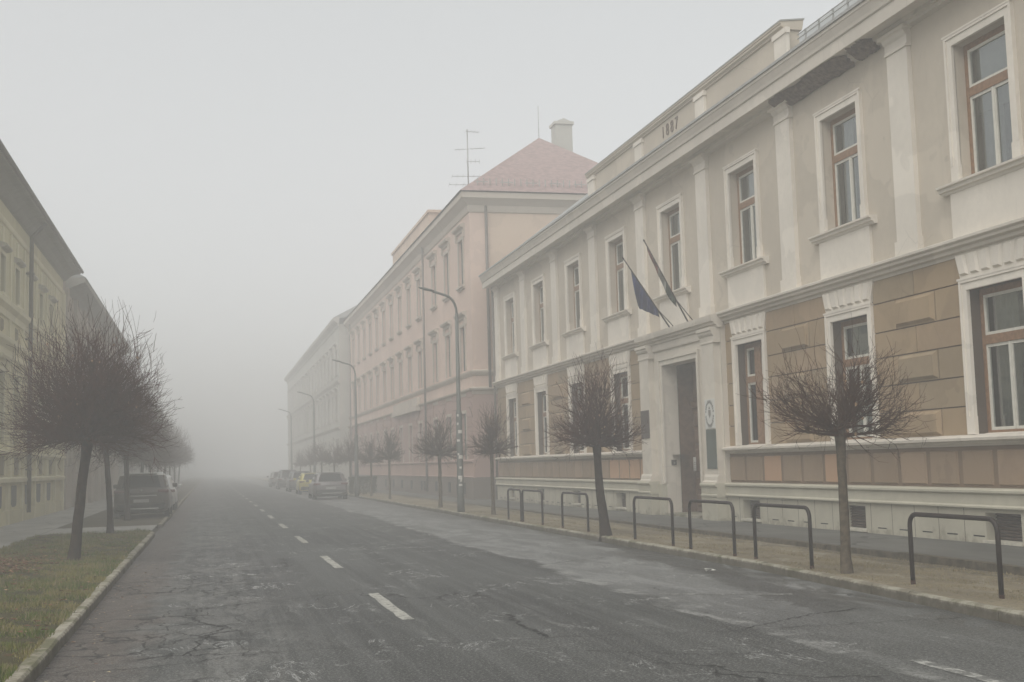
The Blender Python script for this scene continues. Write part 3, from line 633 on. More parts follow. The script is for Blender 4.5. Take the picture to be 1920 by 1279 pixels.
M['num'] = flat('brown_numerals', (.17, .135, .105), .9, .1)
glyph('1887', XPA-.012, 30.85, 10.56, .34, M['num'], paro, 'year_numerals', font_sx=.95)
# roof
RX, RZ = X0+6.0, 15.0; E0 = X0-.55
rf = MB(); ey0, ey1 = YB0-.1, YB1+.4; bx = X0+12.6
rf.add([(E0, ey0, 9.99), (E0, ey1, 9.99), (RX, ey1-6, RZ), (RX, ey0, RZ), (bx, ey0, 9.99), (bx, ey1, 9.99)], [(0, 1, 2, 3), (3, 2, 5, 4), (1, 5, 2), (0, 3, 4)])
roof = rf.build('roof', M['roof_m'], bld, solid=False)
sg = MB()
for y in np.arange(ey0+.4, P0-.2, .6): sg.box(E0+.72, E0+.76, y-.01, y+.01, 10.55, 10.80)
for z in (10.68, 10.77): sg.box(E0+.72, E0+.74, ey0+.3, P0-.3, z, z+.02)
sg.build('snow_guard', M['lead'], roof)
mb = MB(); mb.box(X0+1.5, X0+12.2, YB0, YB1, 0, 10.0); mb.box(X0+.02, X0+1.5, YB0-.01, YB0+.02, 0, 10.0); mb.box(X0+.02, X0+1.5, YB1-.02, YB1+.01, 0, 10.0); mb.build('rear_block', M['wall_up'], bld); bpy.data.objects['rear_block'].name = 'rear_walls'
# end pier of the far corner
g = MB(); g.tube([(X0-.14, YB1-.02, .15), (X0-.14, YB1-.02, 9.4)], .05, 8); g.build('downpipe', M['pipe'], bld)

# signs, plaques, notices (each lifts off its wall)
def board(name, y0, y1, z0, z1, X, mat, label, cat, t=.02, group=None):
    m_ = MB(); m_.box(X-.001, X-t, y0, y1, z0, z1); o = m_.build(name, mat, loc=(X, (y0+y1)/2, z0), bevel=.003); tag(o, label, cat, group); return o
M['board_w'] = flat('white_enamel', (.62, .62, .58), .35, .4, var=.03); M['board_g'] = flat('grey_green_plate', (.095, .115, .10), .25, .5, var=.1, sc=1.5); M['board_d'] = flat('dark_bronze_plate', (.075, .055, .045), .5, .4, .3, var=.3, sc=20)
M['ink'] = flat('dark_ink', (.09, .085, .08), .6, .2)
em = board('emblem_sign', PORT-2.62, PORT-2.04, 2.40, 3.12, XPI, M['board_w'], 'white emblem sign with ring lettering and crest, above the grey-green plaque', 'sign')
r = MB(); cy, cz = PORT-2.33, 2.76
for i in range(30):
    a = 2*math.pi*i/30
    if i % 15 in (0,): continue
    ry, rz = .235, .30; p = Vector((0, math.cos(a)*ry, math.sin(a)*rz)); t = Vector((0, -math.sin(a)*ry, math.cos(a)*rz)).normalized(); nn = Vector((0, math.cos(a), math.sin(a)))
    h_ = .034 if i % 3 else .045; c_ = Vector((XPI-.022, cy, cz))+p; w_ = .018
    r.add([c_-t*w_-nn*h_, c_+t*w_-nn*h_, c_+t*w_*(.4 if i % 2 else 1)+nn*h_, c_-t*w_+nn*h_], [(0, 1, 2, 3)])
r.build('ring_lettering', M['ink'], em, solid=False)
r = MB(); sh = [(-.07, .10), (.07, .10), (.075, -.02), (.0, -.11), (-.075, -.02)]
r.add([(XPI-.0225, cy+a, cz+b) for a, b in sh], [tuple(range(5))]); r.add([(XPI-.0225, cy+a, cz+b) for a, b in [(-.05, .12), (.05, .12), (.03, .175), (-.03, .175)]], [(0, 1, 2, 3)])
M['crest'] = flat('grey_crest', (.22, .20, .18), .6, .2, var=.4, sc=40); r.build('crest', M['crest'], em, solid=False)
board('wall_plaque', PORT-2.63, PORT-2.05, 1.42, 2.38, XPI, M['board_g'], 'grey-green rectangular plaque under the round emblem, right of the door', 'plaque')
board('wall_plaque', PORT+1.98, PORT+2.64, 2.28, 3.06, XPI, M['board_d'], 'dark bronze plaque on the pilaster left of the door, half behind a bare tree', 'plaque')
q = board('notice_paper', PORT+1.12, PORT+1.24, 0, .1, 0, M['board_w'], '', 'x'); bpy.data.objects.remove(q)
q = board('door_notice', 31.41, 31.60, 1.34, 1.72, XD-.086, M['board_w'], 'white paper notice taped to the dark wooden door', 'notice', .004)
r = MB()
for k in range(5): r.box(XD-.0905, XD-.0915, 31.44, 31.57-.02*(k % 3), 1.36+.05*k, 1.372+.05*k)
r.build('print_line', M['ink'], q)
q = board('door_intercom', 12.3, 12.4, 1.6, 1.78, 0, M['ink'], '', 'x'); bpy.data.objects.remove(q)
m_ = MB(); m_.box(12.24, 12.38, door_h[1]-.001, door_h[1]-.03, 1.52, 1.66); o = m_.build('intercom', M['ink'], loc=(12.3, door_h[1], 1.52)); tag(o, 'small dark intercom box on the light reveal left of the door', 'intercom')
m_ = MB(); m_.box(12.3, 12.34, door_h[1]-.03, door_h[1]-.036, 1.55, 1.6); m_.build('button', M['steel'], o)
# the two flags on their struts
def flag(base, tip, brace, cols, label, drop, start, bot):
    o = thing('wall_flag', base, label, 'flag', 'flags above the portal')
    B, T = Vector(base), Vector(tip); p = MB(); p.tube([B, T], [.022, .016], 6); p.tube([T, T+(T-B).normalized()*.05], [.028, .012], 6); p.build('flagpole', M['hoop'], o)
    b_ = MB(); b_.tube([Vector(brace), B+(T-B)*.27], .013, 6); b_.build('brace', M['hoop'], o)
    n, k = 26, 16; vs = []; fs = []; ms = []
    for i in range(n+1):
        u = start+(bot-start)*i/n; q = B+(T-B)*u
        L = drop(i/n)
        for j in range(k+1):
            v_ = j/k; fold = .075*math.sin(i*.95+v_*1.8)*v_**.7; d = (B-T).normalized()
            vs.append((q.x+.6*fold+d.x*L*v_*.05, q.y+fold*1.2+d.y*L*v_*.05, q.z-L*v_-.01))
    m_ = MB()
    for i in range(n):
        for j in range(k):
            c_ = cols(i/n, j/k); m_.add([vs[i*(k+1)+j], vs[(i+1)*(k+1)+j], vs[(i+1)*(k+1)+j+1], vs[i*(k+1)+j+1]], [(0, 1, 2, 3)], c_, True)
    mats = [M['f_blue'], M['f_red'], M['f_white'], M['f_green'], M['f_yel']]; m_.build('flag_cloth', mats, o, solid=False)
    return o
for n_, c_ in (('f_blue', (.03, .038, .10)), ('f_red', (.12, .05, .042)), ('f_white', (.17, .165, .15)), ('f_green', (.04, .055, .042)), ('f_yel', (.42, .34, .12))): M[n_] = flat(n_, c_, .85, .1, var=.15)
def starcol(u, v): return 0
f1 = flag((11.98, 30.72, 5.20), (10.62, 30.36, 6.98), (11.98, 30.45, 5.20), starcol, 'dark blue flag hanging limp from the left-hand slanting pole above the door', lambda t: min(.12+3.2*t, .95-.80*t), .84, .24)
f2 = flag((11.98, 29.42, 5.20), (10.95, 29.62, 7.32), (11.98, 29.1, 5.20), lambda u, v: 1 if u < .38 else (2 if u < .62 else 3), 'red, white and green flag furled along the right-hand pole above the door', lambda t: .10+.34*t*(1-.8*max(0, (t-.7)/.3)), .95, .27)
#PART3
# ------------------------------------------------------------------ generic facade pieces for the other buildings
def simple_window(parent, X, yc, zb, w, h, sgn=1, wood=None, glassm=None, sill=None, hood=None, trim=None, hooddz=.35, deep=.12, two=True):
    """sgn=+1: facade faces -X (right side of the street); -1: faces +X"""
    f = MB(); fx = X+sgn*deep; t = .07
    def bx(x0, x1, *r, b=f): b.box(fx+sgn*x0, fx+sgn*x1, *r)
    bx(0, .08, yc-w/2, yc-w/2+t, zb, zb+h); bx(0, .08, yc+w/2-t, yc+w/2, zb, zb+h); bx(0, .08, yc-w/2+t, yc+w/2-t, zb, zb+.06); bx(0, .08, yc-w/2+t, yc+w/2-t, zb+h-.07, zb+h)
    bx(-.01, .08, yc-w/2+t, yc+w/2-t, zb+h*.64, zb+h*.64+.08)
    if two: bx(-.012, .08, yc-.045, yc+.045, zb+.06, zb+h-.07)
    win = f.build('window', wood or M['wood'], parent)
    gl = MB(); xg = fx+sgn*.04; gl.add([(xg, yc-w/2+t, zb+.06), (xg, yc+w/2-t, zb+.06), (xg, yc+w/2-t, zb+h-.07), (xg, yc-w/2+t, zb+h-.07)], [(0, 1, 2, 3)]); gl.build('pane', glassm or M['fglass'], win, solid=False)
    if trim:
        q = MB(); o = .14
        for a, b in ((yc-w/2-o, yc-w/2), (yc+w/2, yc+w/2+o)): q.box(X+sgn*.01, X-sgn*.045, a, b, zb, zb+h)
        q.box(X+sgn*.01, X-sgn*.045, yc-w/2-o, yc+w/2+o, zb+h, zb+h+o); q.build('window_surround', trim, win)
    if sill:
        q = MB(); q.box(X+sgn*deep, X-sgn*.15, yc-w/2-.2, yc+w/2+.2, zb-.09, zb+.0); q.box(X+sgn*.01, X-sgn*.09, yc-w/2-.15, yc+w/2+.15, zb-.17, zb-.09); q.build('window_sill', sill, win)
    if hood:
        q = MB(); z0 = zb+h+hooddz; e = w/2+.42
        pr = [(X+sgn*.01, z0-.22), (X-sgn*.07, z0-.2), (X-sgn*.09, z0-.08), (X-sgn*.20, z0-.06), (X-sgn*.25, z0+.02), (X-sgn*.25, z0+.06), (X+sgn*.01, z0+.13)]
        q.prof(pr, yc-e, yc+e)
        for s_ in (-1, 1): q.box(X+sgn*.01, X-sgn*.11, yc+s_*(e-.12)-.07, yc+s_*(e-.12)+.07, z0-.5, z0-.2)
        q.build('hood', hood, win)
    return win
def rows_of(parent, proto, y0, ys):
    for y in ys: dup(proto, parent, (0, y-y0, 0))

# ------------------------------------------------------------------ pink three-storey building
XP_, YP0, YP1 = 11.4, 53.35, 103.0
pk = thing('pink_building', (XP_, 60, 0), 'three-storey pink and salmon building with a red hipped tile roof fading into the fog', 'building')
cols_ = [55.35+3.56*k for k in range(3)]+[67.2+3.56*k for k in range(10)]; cols_ = [y for y in cols_ if y < YP1-1]
wh = [(y-.55, y+.55, z, z+h) for y in cols_ for z, h in ((9.9, 2.15), (5.95, 2.05))]; whg = [(y-.55, y+.55, 1.9, 4.0) for y in cols_]
m_ = MB(); sheet_holes(m_, XP_, YP0, YP1, 5.0, 13.6, wh, .2); m_.add([(XP_, YP0, 5.0), (XP_+.9, YP0, 5.0), (XP_+.9, YP0, 13.6), (XP_, YP0, 13.6)], [(0, 1, 2, 3)]); m_.build('upper_wall', M['pink'], pk, solid=False)
m_ = MB(); sheet_holes(m_, XP_-.03, YP0-.03, YP1, 0, 5.0, whg, .22); m_.add([(XP_-.03, YP0-.03, 0), (XP_+10, YP0-.03, 0), (XP_+10, YP0-.03, 5.0), (XP_-.03, YP0-.03, 5.0)], [(0, 1, 2, 3)]); m_.build('ground_floor_wall', M['red'], pk, solid=False)
m_ = MB(); m_.add([(XP_+.9, YP0+.01, 5.0), (20.6, YP0+.01, 5.0), (20.6, YP0+.01, 13.6), (XP_+.9, YP0+.01, 13.6)], [(0, 1, 2, 3)]); m_.build('gable_end_wall', M['peach'], pk, solid=False)
m_ = MB(); m_.box(XP_+.3, 20.5, YP0+.1, YP1, 0, 13.6); o = m_.build('rear_walls', M['pink'], pk)
# blocks of the ground floor piers
prev = YP0
for y in cols_+[YP1]:
    a, b = prev, y-.75
    if b-a > .3:
        z = 2.05; m_ = MB()
        while z < 4.8: m_.box(XP_-.02, XP_-.07, a+.02, b, z, z+.40); z += .44
        m_.build('rusticated_pier', M['red'], pk)
    prev = y+.75
m_ = MB(); m_.add([(XP_-.1, YP1, 0), (XP_-.1, YP0-.1, 0), (20.6, YP0-.1, 0), (XP_-.1, YP1, 1.1), (XP_-.1, YP0-.1, 1.1), (20.6, YP0-.1, 1.1), (XP_+.1, YP1, 1.1), (XP_+.1, YP0+.1, 1.1), (20.6, YP0+.1, 1.1)], [(0, 1, 4, 3), (1, 2, 5, 4), (3, 4, 7, 6), (4, 5, 8, 7)]); m_.build('plinth', M['greyplinth'], pk)
m_ = MB(); m_.box(XP_-.01, XP_-.08, YP0-.04, YP1, 1.14, 1.74); m_.build('panel_band', M['redpan'], pk)
m_ = MB(); m_.prof([(XP_, 1.74), (XP_-.10, 1.74), (XP_-.16, 1.80), (XP_-.16, 1.86), (XP_, 1.9)], YP0-.1, YP1); m_.prof([(XP_, 1.08), (XP_-.11, 1.08), (XP_-.14, 1.12), (XP_-.11, 1.15), (XP_, 1.15)], YP0-.12, YP1); m_.build('sill_course', M['red'], pk)
def both(prf, name, mat):   # course along the street front and round the end wall
    q = MB(); q.prof([(XP_-d+(.02 if d == 0 else 0), z) for d, z in prf], YP0-.0, YP1); n = len(prf)
    mx = max(d for d, z in prf)
    L = [(XP_-d, YP0-d, z) for d, z in prf]+[(20.6, YP0-d, z) for d, z in prf]; q.add(L, [(i, (i+1) % n, n+(i+1) % n, n+i) for i in range(n)])
    L = [(XP_-d, YP0-d, z) for d, z in prf]+[(XP_-d, YP0, z) for d, z in prf]; q.add(L, [(i, (i+1) % n, n+(i+1) % n, n+i) for i in range(n)])
    return q.build(name, mat, pk)
both([(-.02, 4.75), (.05, 4.78), (.07, 4.92), (.18, 4.98), (.2, 5.05), (-.02, 5.12)], 'string_course', M['pinktrim'])
both([(-.02, 5.6), (.04, 5.62), (.12, 5.74), (.14, 5.82), (-.02, 5.88)], 'string_course', M['pinktrim'])
both([(-.02, 13.0), (.05, 13.02), (.08, 13.12), (.12, 13.3), (.35, 13.55), (.42, 13.6), (.42, 13.85), (-.02, 13.95)], 'cornice', M['pinktrim'])
m_ = MB(); ex, ey = XP_-.5, YP0-.5; rx, rz = 16.6, 18.4; rxe = 21.2; yh = YP0+6.6
m_.add([(ex, ey, 13.9), (rxe, ey, 13.9), (rxe, YP1, 13.9), (ex, YP1, 13.9), (rx, yh, rz), (rx, YP1-5, rz)], [(0, 1, 4), (0, 4, 5, 3), (1, 2, 5, 4), (3, 5, 2)]); prf_ = m_.build('roof', M['roof_t'], pk, solid=False)
m_ = MB()
for i in range(30):
    t = (i+.5)/30; x = ex+.8+(rxe-ex-1.6)*t; m_.box(x-.015, x+.015, ey+.55, ey+.62, 14.3, 14.62)
    if i % 4 < 2: m_.box(x-.1, x+.2, ey+.55, ey+.58, 14.42, 14.46)
m_.build('snow_guard', M['lead'], prf_)
m_ = MB(); m_.box(17.7, 18.6, yh+.6, yh+1.5, 16.8, 19.35); m_.box(17.62, 18.68, yh+.52, yh+1.58, 19.35, 19.5); m_.prof([(17.7, 19.5), (18.15, 19.68), (18.6, 19.5)], yh+.6, yh+1.5); m_.build('chimney', M['cwall'], prf_)
m_ = MB(); m_.frus(18.4, 18.9, ey+2.0, ey+2.9, 15.3, 15.7, .05); m_.build('roof_hatch', M['lead'], prf_)
m_ = MB(); m_.tube([(rx, yh, rz-.1), (rx, yh, rz+1.7)], .018, 5); m_.build('lightning_rod', M['lead'], prf_)
m_ = MB(); m_.box(XP_-.12, XP_+2.5, 62.9, 76.2, 13.8, 14.95); m_.box(XP_-.2, XP_+2.6, 62.8, 76.3, 14.95, 15.1); m_.build('attic_block', M['peach'], pk)
for y in (64.75, 100.5):
    g = MB(); g.tube([(XP_-.2, y, .3), (XP_-.2, y, 13.5)], .06, 7); g.build('downpipe', M['pipe'], pk)
g = MB(); g.tube([(12.15, YP0-.1, 5.0), (12.15, YP0-.1, 13.3)], .065, 7); g.build('downpipe', M['pipe'], pk)
M['pwood'] = flat('grey_green_window_paint', (.10, .105, .09), .6, .3)
a1 = simple_window(pk, XP_, cols_[0], 9.9, 1.1, 2.15, 1, M['pwood'], None, M['pinktrim'], M['pinktrim'], M['pinktrim'], .55); rows_of(pk, a1, cols_[0], cols_[1:])
a2 = simple_window(pk, XP_, cols_[0], 5.95, 1.1, 2.05, 1, M['pwood'], None, None, M['pinktrim'], M['pinktrim'], .55); rows_of(pk, a2, cols_[0], cols_[1:])
a3 = simple_window(pk, XP_-.03, cols_[0], 1.9, 1.1, 2.1, 1, M['pwood'], None, None, None, M['pinktrim']); rows_of(pk, a3, cols_[0], cols_[1:])
m_ = MB(); m_.box(XP_-.10, XP_-.13, YP0+1.7, YP0+2.2, .35, .85); bv = m_.build('basement_vent', M['black'], pk); rows_of(pk, bv, 0, [3.56*k for k in range(1, 4)]+[11.6+3.56*k for k in range(5)])
# entrance bay: shallow canopy sign band with pale consoles
m_ = MB(); m_.box(XP_-.02, XP_-.30, 67.2, 76.6, 4.72, 5.0); m_.box(XP_-.02, XP_-.22, 67.4, 76.4, 5.0, 5.45); m_.build('entrance_band', M['pinktrim'], pk)
# roof aerial
ae = thing('roof_antenna', (11.75, 55.0, 14.2), 'tall grey television aerial with several cross booms at the corner of the pink roof', 'antenna')
m_ = MB(); m_.tube([(11.75, 55, 14.1), (11.75, 55, 17.3)], .03, 6); m_.build('mast', M['steel'], ae)
def yagi(z, yaw, L, n, el, off):
    m_ = MB(); d = Vector((math.cos(yaw), math.sin(yaw), 0)); p = Vector((-d.y, d.x, 0)); c = Vector((11.75, 55, z))+d*off
    m_.tube([c-d*L/2, c+d*L/2], .014, 5)
    for i in range(n):
        q = c+d*(L*(i/(n-1)-.5)); m_.tube([q-p*el/2, q+p*el/2], .007, 4); 
    m_.build('aerial_boom', M['steel'], ae)
yagi(17.2, .15, .6, 4, .5, .25); yagi(16.35, -.35, 1.4, 8, .45, .1); yagi(15.75, -.2, .6, 4, .8, .25); yagi(15.05, -.12, 1.5, 7, .7, 0); yagi(14.65, -.1, 1.0, 4, .8, -.4)

# ------------------------------------------------------------------ farther buildings on the right
def far_block(name, X, y0, y1, zt, label, wall, trim, sgn=1, floors=((9.6, 2.1), (5.8, 2.1), (1.9, 2.2)), step=3.6, depth=11, w=1.15, roofm=None, bands=(5.1, 9.0), hoods=True, rh=3.2, wend=None):
    t = thing(name, (X, (y0+y1)/2, 0), label, 'building'); ys = list(np.arange(y0+2.2, (wend or y1)-1.4, step))
    m_ = MB(); sheet_holes(m_, X, y0, y1, 0, zt-.5, [(y-w/2, y+w/2, z, z+h) for y in ys for z, h in floors], sgn*.18)
    m_.add([(X, y0, 0), (X+sgn*depth, y0, 0), (X+sgn*depth, y0, zt-.5), (X, y0, zt-.5)], [(0, 1, 2, 3)]); m_.build('wall', wall, t, solid=False)
    m_ = MB(); m_.box(X+sgn*.35, X+sgn*depth, y0+.05, y1, 0, zt-.5); m_.build('rear_walls', wall, t)
    m_ = MB(); m_.box(X+sgn*.3, X-sgn*.12, y0-.03, y1, 0, 1.1); m_.build('plinth', M['greyplinth'], t)
    m_ = MB(); m_.prof([(X+sgn*.02, zt-.75), (X-sgn*.08, zt-.7), (X-sgn*.12, zt-.5), (X-sgn*.45, zt-.25), (X-sgn*.5, zt), (X+sgn*.02, zt+.08)], y0-.3, y1); m_.build('cornice', trim, t)
    for z in bands:
        m_ = MB(); m_.prof([(X+sgn*.02, z-.25), (X-sgn*.08, z-.22), (X-sgn*.18, z-.06), (X-sgn*.2, z), (X+sgn*.02, z+.08)], y0-.1, y1); m_.build('string_course', trim, t)
    m_ = MB(); xe, xm, xb = X-sgn*.5, X+sgn*depth/2, X+sgn*(depth+.5)
    m_.add([(xe, y0-.3, zt), (xm, y0+.01 if rh < 4 else y0+4, zt+rh), (xb, y0-.3, zt), (xe, y1, zt), (xm, y1, zt+rh), (xb, y1, zt)], [(0, 1, 4, 3), (1, 2, 5, 4), (0, 2, 1), (3, 4, 5)]); m_.build('roof', roofm or M['roof_m'], t, solid=False)
    for z, h in floors:
        p = simple_window(t, X, ys[0], z, w, h, sgn, M['pwood'], None, trim, trim if hoods and z > 3 else None, trim, .5); rows_of(t, p, ys[0], ys[1:])
    return t
far_block('apartment_building', 10.62, 103.4, 174., 14.25, 'grey-beige block just beyond the pink building, its flat cornice dissolving in fog', M['cwall'], M['ctrim'], wend=172)

# ------------------------------------------------------------------ olive-yellow building on the left
XL = -6.5; YL0, YL1 = 24.0, 58.9
yb = thing('yellow_building', (XL, 45, 0), 'olive-yellow two-storey building with deep grey eaves and oval-bottomed basement windows at the left edge', 'building')
wy = [41.95+3.12*k for k in range(-5, 6)]; wy = [y for y in wy if y < YL1-1.5]
m_ = MB(); sheet_holes(m_, XL, YL0, YL1, 0, 10.9, [(y-.5, y+.5, 7.55, 8.85) for y in wy]+[(y-.6, y+.6, 2.75, 5.1) for y in wy]+[(y-.55, y+.55, .78, 1.38) for y in wy], -.22)
m_.add([(XL, YL1, 0), (XL-9, YL1, 0), (XL-9, YL1, 10.9), (XL, YL1, 10.9)], [(0, 1, 2, 3)]); m_.build('wall', M['yel'], yb, solid=False)
m_ = MB(); m_.box(XL-.4, XL-10, YL0, YL1, 0, 10.9); m_.build('rear_walls', M['yel'], yb)
m_ = MB(); m_.prof([(XL-.02, 9.85), (XL+.06, 9.88), (XL+.09, 9.95), (XL+.09, 10.03), (XL-.02, 10.05)], YL0, YL1); m_.build('frieze_moulding', M['yellt'], yb)
m_ = MB(); m_.prof([(XL-.02, 10.55), (XL+.12, 10.60), (XL+.30, 10.78), (XL+.50, 10.88), (XL+.70, 10.90), (XL+.74, 10.92), (XL+.76, 11.06), (XL-.02, 11.1)], YL0, YL1+.3); m_.build('eaves', M['soffit'], yb)
g = MB(); g.tube([(XL+.80, YL0, 11.02), (XL+.80, YL1+.45, 11.02)], .07, 8); g.build('gutter', M['pipe'], yb)
m_ = MB(); m_.add([(XL+.76, YL0, 11.08), (XL+.76, YL1+.3, 11.08), (XL-5, YL1+.3, 14.2), (XL-5, YL0, 14.2), (XL-10.5, YL1+.3, 11.08), (XL-10.5, YL0, 11.08)], [(0, 1, 2, 3), (3, 2, 4, 5), (1, 4, 2)]); m_.build('roof', M['roof_t'], yb, solid=False)
def lcourse(z0, pts, mat, name='string_course'):
    m_ = MB(); m_.prof([(XL+d, z0+z) for d, z in pts], YL0, YL1+.02); return m_.build(name, mat, yb)
lcourse(7.0, [(-.02, -.12), (.06, -.1), (.08, .1), (.22, .22), (.24, .36), (.2, .4), (-.02, .46)], M['yellt'])
lcourse(5.72, [(-.02, -.15), (.08, -.1), (.1, .12), (.26, .28), (.28, .42), (-.02, .5)], M['yellt'])
lcourse(2.36, [(-.02, -.02), (.10, .0), (.12, .06), (.20, .08), (.2, .16), (-.02, .22)], M['yellt'], 'sill_course')
lcourse(1.50, [(-.02, -.04), (.08, -.03), (.16, .0), (.18, .12), (.1, .16), (-.02, .18)], M['yellt'], 'plinth_moulding')
mbp = MB(); mbp.box(XL-.01, XL+.05, wy[0]-.62, wy[0]+.62, 1.74, 2.32); pnl = mbp.build('sunk_panel', M['yeld'], yb); rows_of(yb, pnl, wy[0], wy[1:])
m_ = MB()
for s_ in (-1, 1): m_.box(XL-.01, XL+.10, wy[0]+s_*1.30-.13, wy[0]+s_*1.30+.13, 1.66, 2.38) if s_ < 0 else None
m_.box(XL-.01, XL+.09, wy[0]-1.68, wy[0]-1.44, .1, 1.5); m_.box(XL-.01, XL+.09, wy[0]-.74, wy[0]-.66, 1.70, 2.36); m_.box(XL-.01, XL+.09, wy[0]+.66, wy[0]+.74, 1.70, 2.36); m_.box(XL-.01, XL+.07, wy[0]-1.66, wy[0]-1.46, 2.6, 9.8)
lw = m_.build('pilaster_strip', M['yellt'], yb); rows_of(yb, lw, wy[0], wy[1:]+[wy[-1]+3.12])
# basement openings with rounded bottoms
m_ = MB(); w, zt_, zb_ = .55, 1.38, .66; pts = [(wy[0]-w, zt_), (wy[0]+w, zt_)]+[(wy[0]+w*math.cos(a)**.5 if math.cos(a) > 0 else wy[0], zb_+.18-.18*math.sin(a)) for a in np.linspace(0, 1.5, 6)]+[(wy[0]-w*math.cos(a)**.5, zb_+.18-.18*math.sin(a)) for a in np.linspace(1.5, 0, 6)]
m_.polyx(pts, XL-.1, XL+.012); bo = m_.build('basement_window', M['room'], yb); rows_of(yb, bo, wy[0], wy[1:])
m_ = MB(); m_.box(XL-.01, XL+.07, YL0, YL1, 0, .56); m_.build('plinth', M['yel'], yb)
m_ = MB(); m_.box(XL-.01, XL+.13, YL1-.35, YL1+.0, 0, 9.9); m_.build('corner_pilaster', M['yellt'], yb)
a1 = simple_window(yb, XL, wy[0], 7.55, 1.0, 1.3, -1, M['pwood'], None, M['yellt'], None, M['yellt']); 
q = MB(); q.prof([(XL-.01, 8.98), (XL+.16, 9.0), (XL+.24, 9.06), (XL+.24, 9.11), (XL-.01, 9.2)], wy[0]-.62, wy[0]+.62); q.build('hood', M['sillst'], a1)
q = MB(); q.box(XL-.01, XL+.05, wy[0]-.16, wy[0]+.16, 9.2, 9.75); q.box(XL-.01, XL+.03, wy[0]-.55, wy[0]+.55, 7.05, 7.4); q.build('window_ornament', M['yellt'], a1)
rows_of(yb, a1, wy[0], wy[1:])
a2 = simple_window(yb, XL, wy[0], 2.75, 1.2, 2.35, -1, M['pwood'], None, None, M['yellt'], M['yellt'], .4); rows_of(yb, a2, wy[0], wy[1:])
m_ = MB(); m_.frus(XL-.01, XL+.07, wy[0]-.18, wy[0]+.18, 6.35, 6.8, .08); sh = m_.build('shield_ornament', M['yeld'], yb); rows_of(yb, sh, wy[0], wy[1:])
g = MB(); g.tube([(XL+.70, 47.0, 10.85), (XL+.22, 47.05, 10.35), (XL+.22, 47.1, .4)], .075, 8)
for z in (9.0, 6.6, 4.2, 1.9): g.box(XL, XL+.31, 47.0, 47.2, z, z+.05)
g.build('downpipe', M['pipe'], yb)

# brown-grey building behind it
YM0, YM1 = 59.2, 96.
bb = thing('brown_building', (XL-.1, 75, 0), 'brown-grey building with broad pilasters beyond the yellow one, its eaves running into fog', 'building')
XB = XL-.05; by = list(np.arange(YM0+3.2, YM1-2, 4.1))
m_ = MB(); sheet_holes(m_, XB, YM0, YM1, 0, 10.8, [(y-.6, y+.6, 6.9, 9.0) for y in by]+[(y-.6, y+.6, 2.2, 4.6) for y in by], -.2); m_.build('wall', M['brwall'], bb, solid=False)
m_ = MB(); m_.box(XB-.35, XB-10, YM0, YM1, 0, 10.8); m_.build('rear_walls', M['brwall'], bb)
m_ = MB(); m_.prof([(XB-.02, 10.3), (XB+.3, 10.5), (XB+.78, 10.7), (XB+.86, 10.72), (XB+.88, 10.92), (XB-.02, 10.97)], YM0+1.3, YM1); m_.build('eaves', M['soffit'], bb)
m_ = MB(); m_.add([(XB+.9, YM0+1.3, 10.95), (XB+.9, YM1, 10.95), (XB-5, YM1, 14.6), (XB-5, YM0+1.3, 14.3), (XB-10.5, YM1, 10.95), (XB-10.5, YM0+1.3, 10.95)], [(0, 1, 2, 3), (3, 2, 4, 5), (0, 3, 5)]); m_.build('roof', M['roof_m'], bb, solid=False)
m_ = MB(); m_.box(XB-.01, XB+.16, by[0]-2.4, by[0]-1.75, 0, 10.4); p = m_.build('pilaster', M['brwall'], bb); rows_of(bb, p, by[0], by[1:])
m_ = MB(); m_.prof([(XB-.02, 5.4), (XB+.2, 5.6), (XB+.22, 5.8), (XB-.02, 5.9)], YM0, YM1); m_.build('string_course', M['brwall'], bb)
for z, h in ((6.9, 2.1), (2.2, 2.4)):
    p = simple_window(bb, XB, by[0], z, 1.2, h, -1, M['pwood'], None, M['brwall'], None, M['brwall']); rows_of(bb, p, by[0], by[1:])
m_ = MB(); m_.box(XB-.01, XB+.05, 72.4, 74.2, .1, 3.4); m_.build('gate', M['dwood'], bb)
far_block('townhouse', XL, 96.6, 260., 9.6, 'fog-paled long house far along the left side, mostly lost in fog behind the trees', M['cwall'], M['ctrim'], -1, floors=((5.9, 1.9), (1.8, 2.1)), bands=(4.6,), hoods=False, step=3.9)

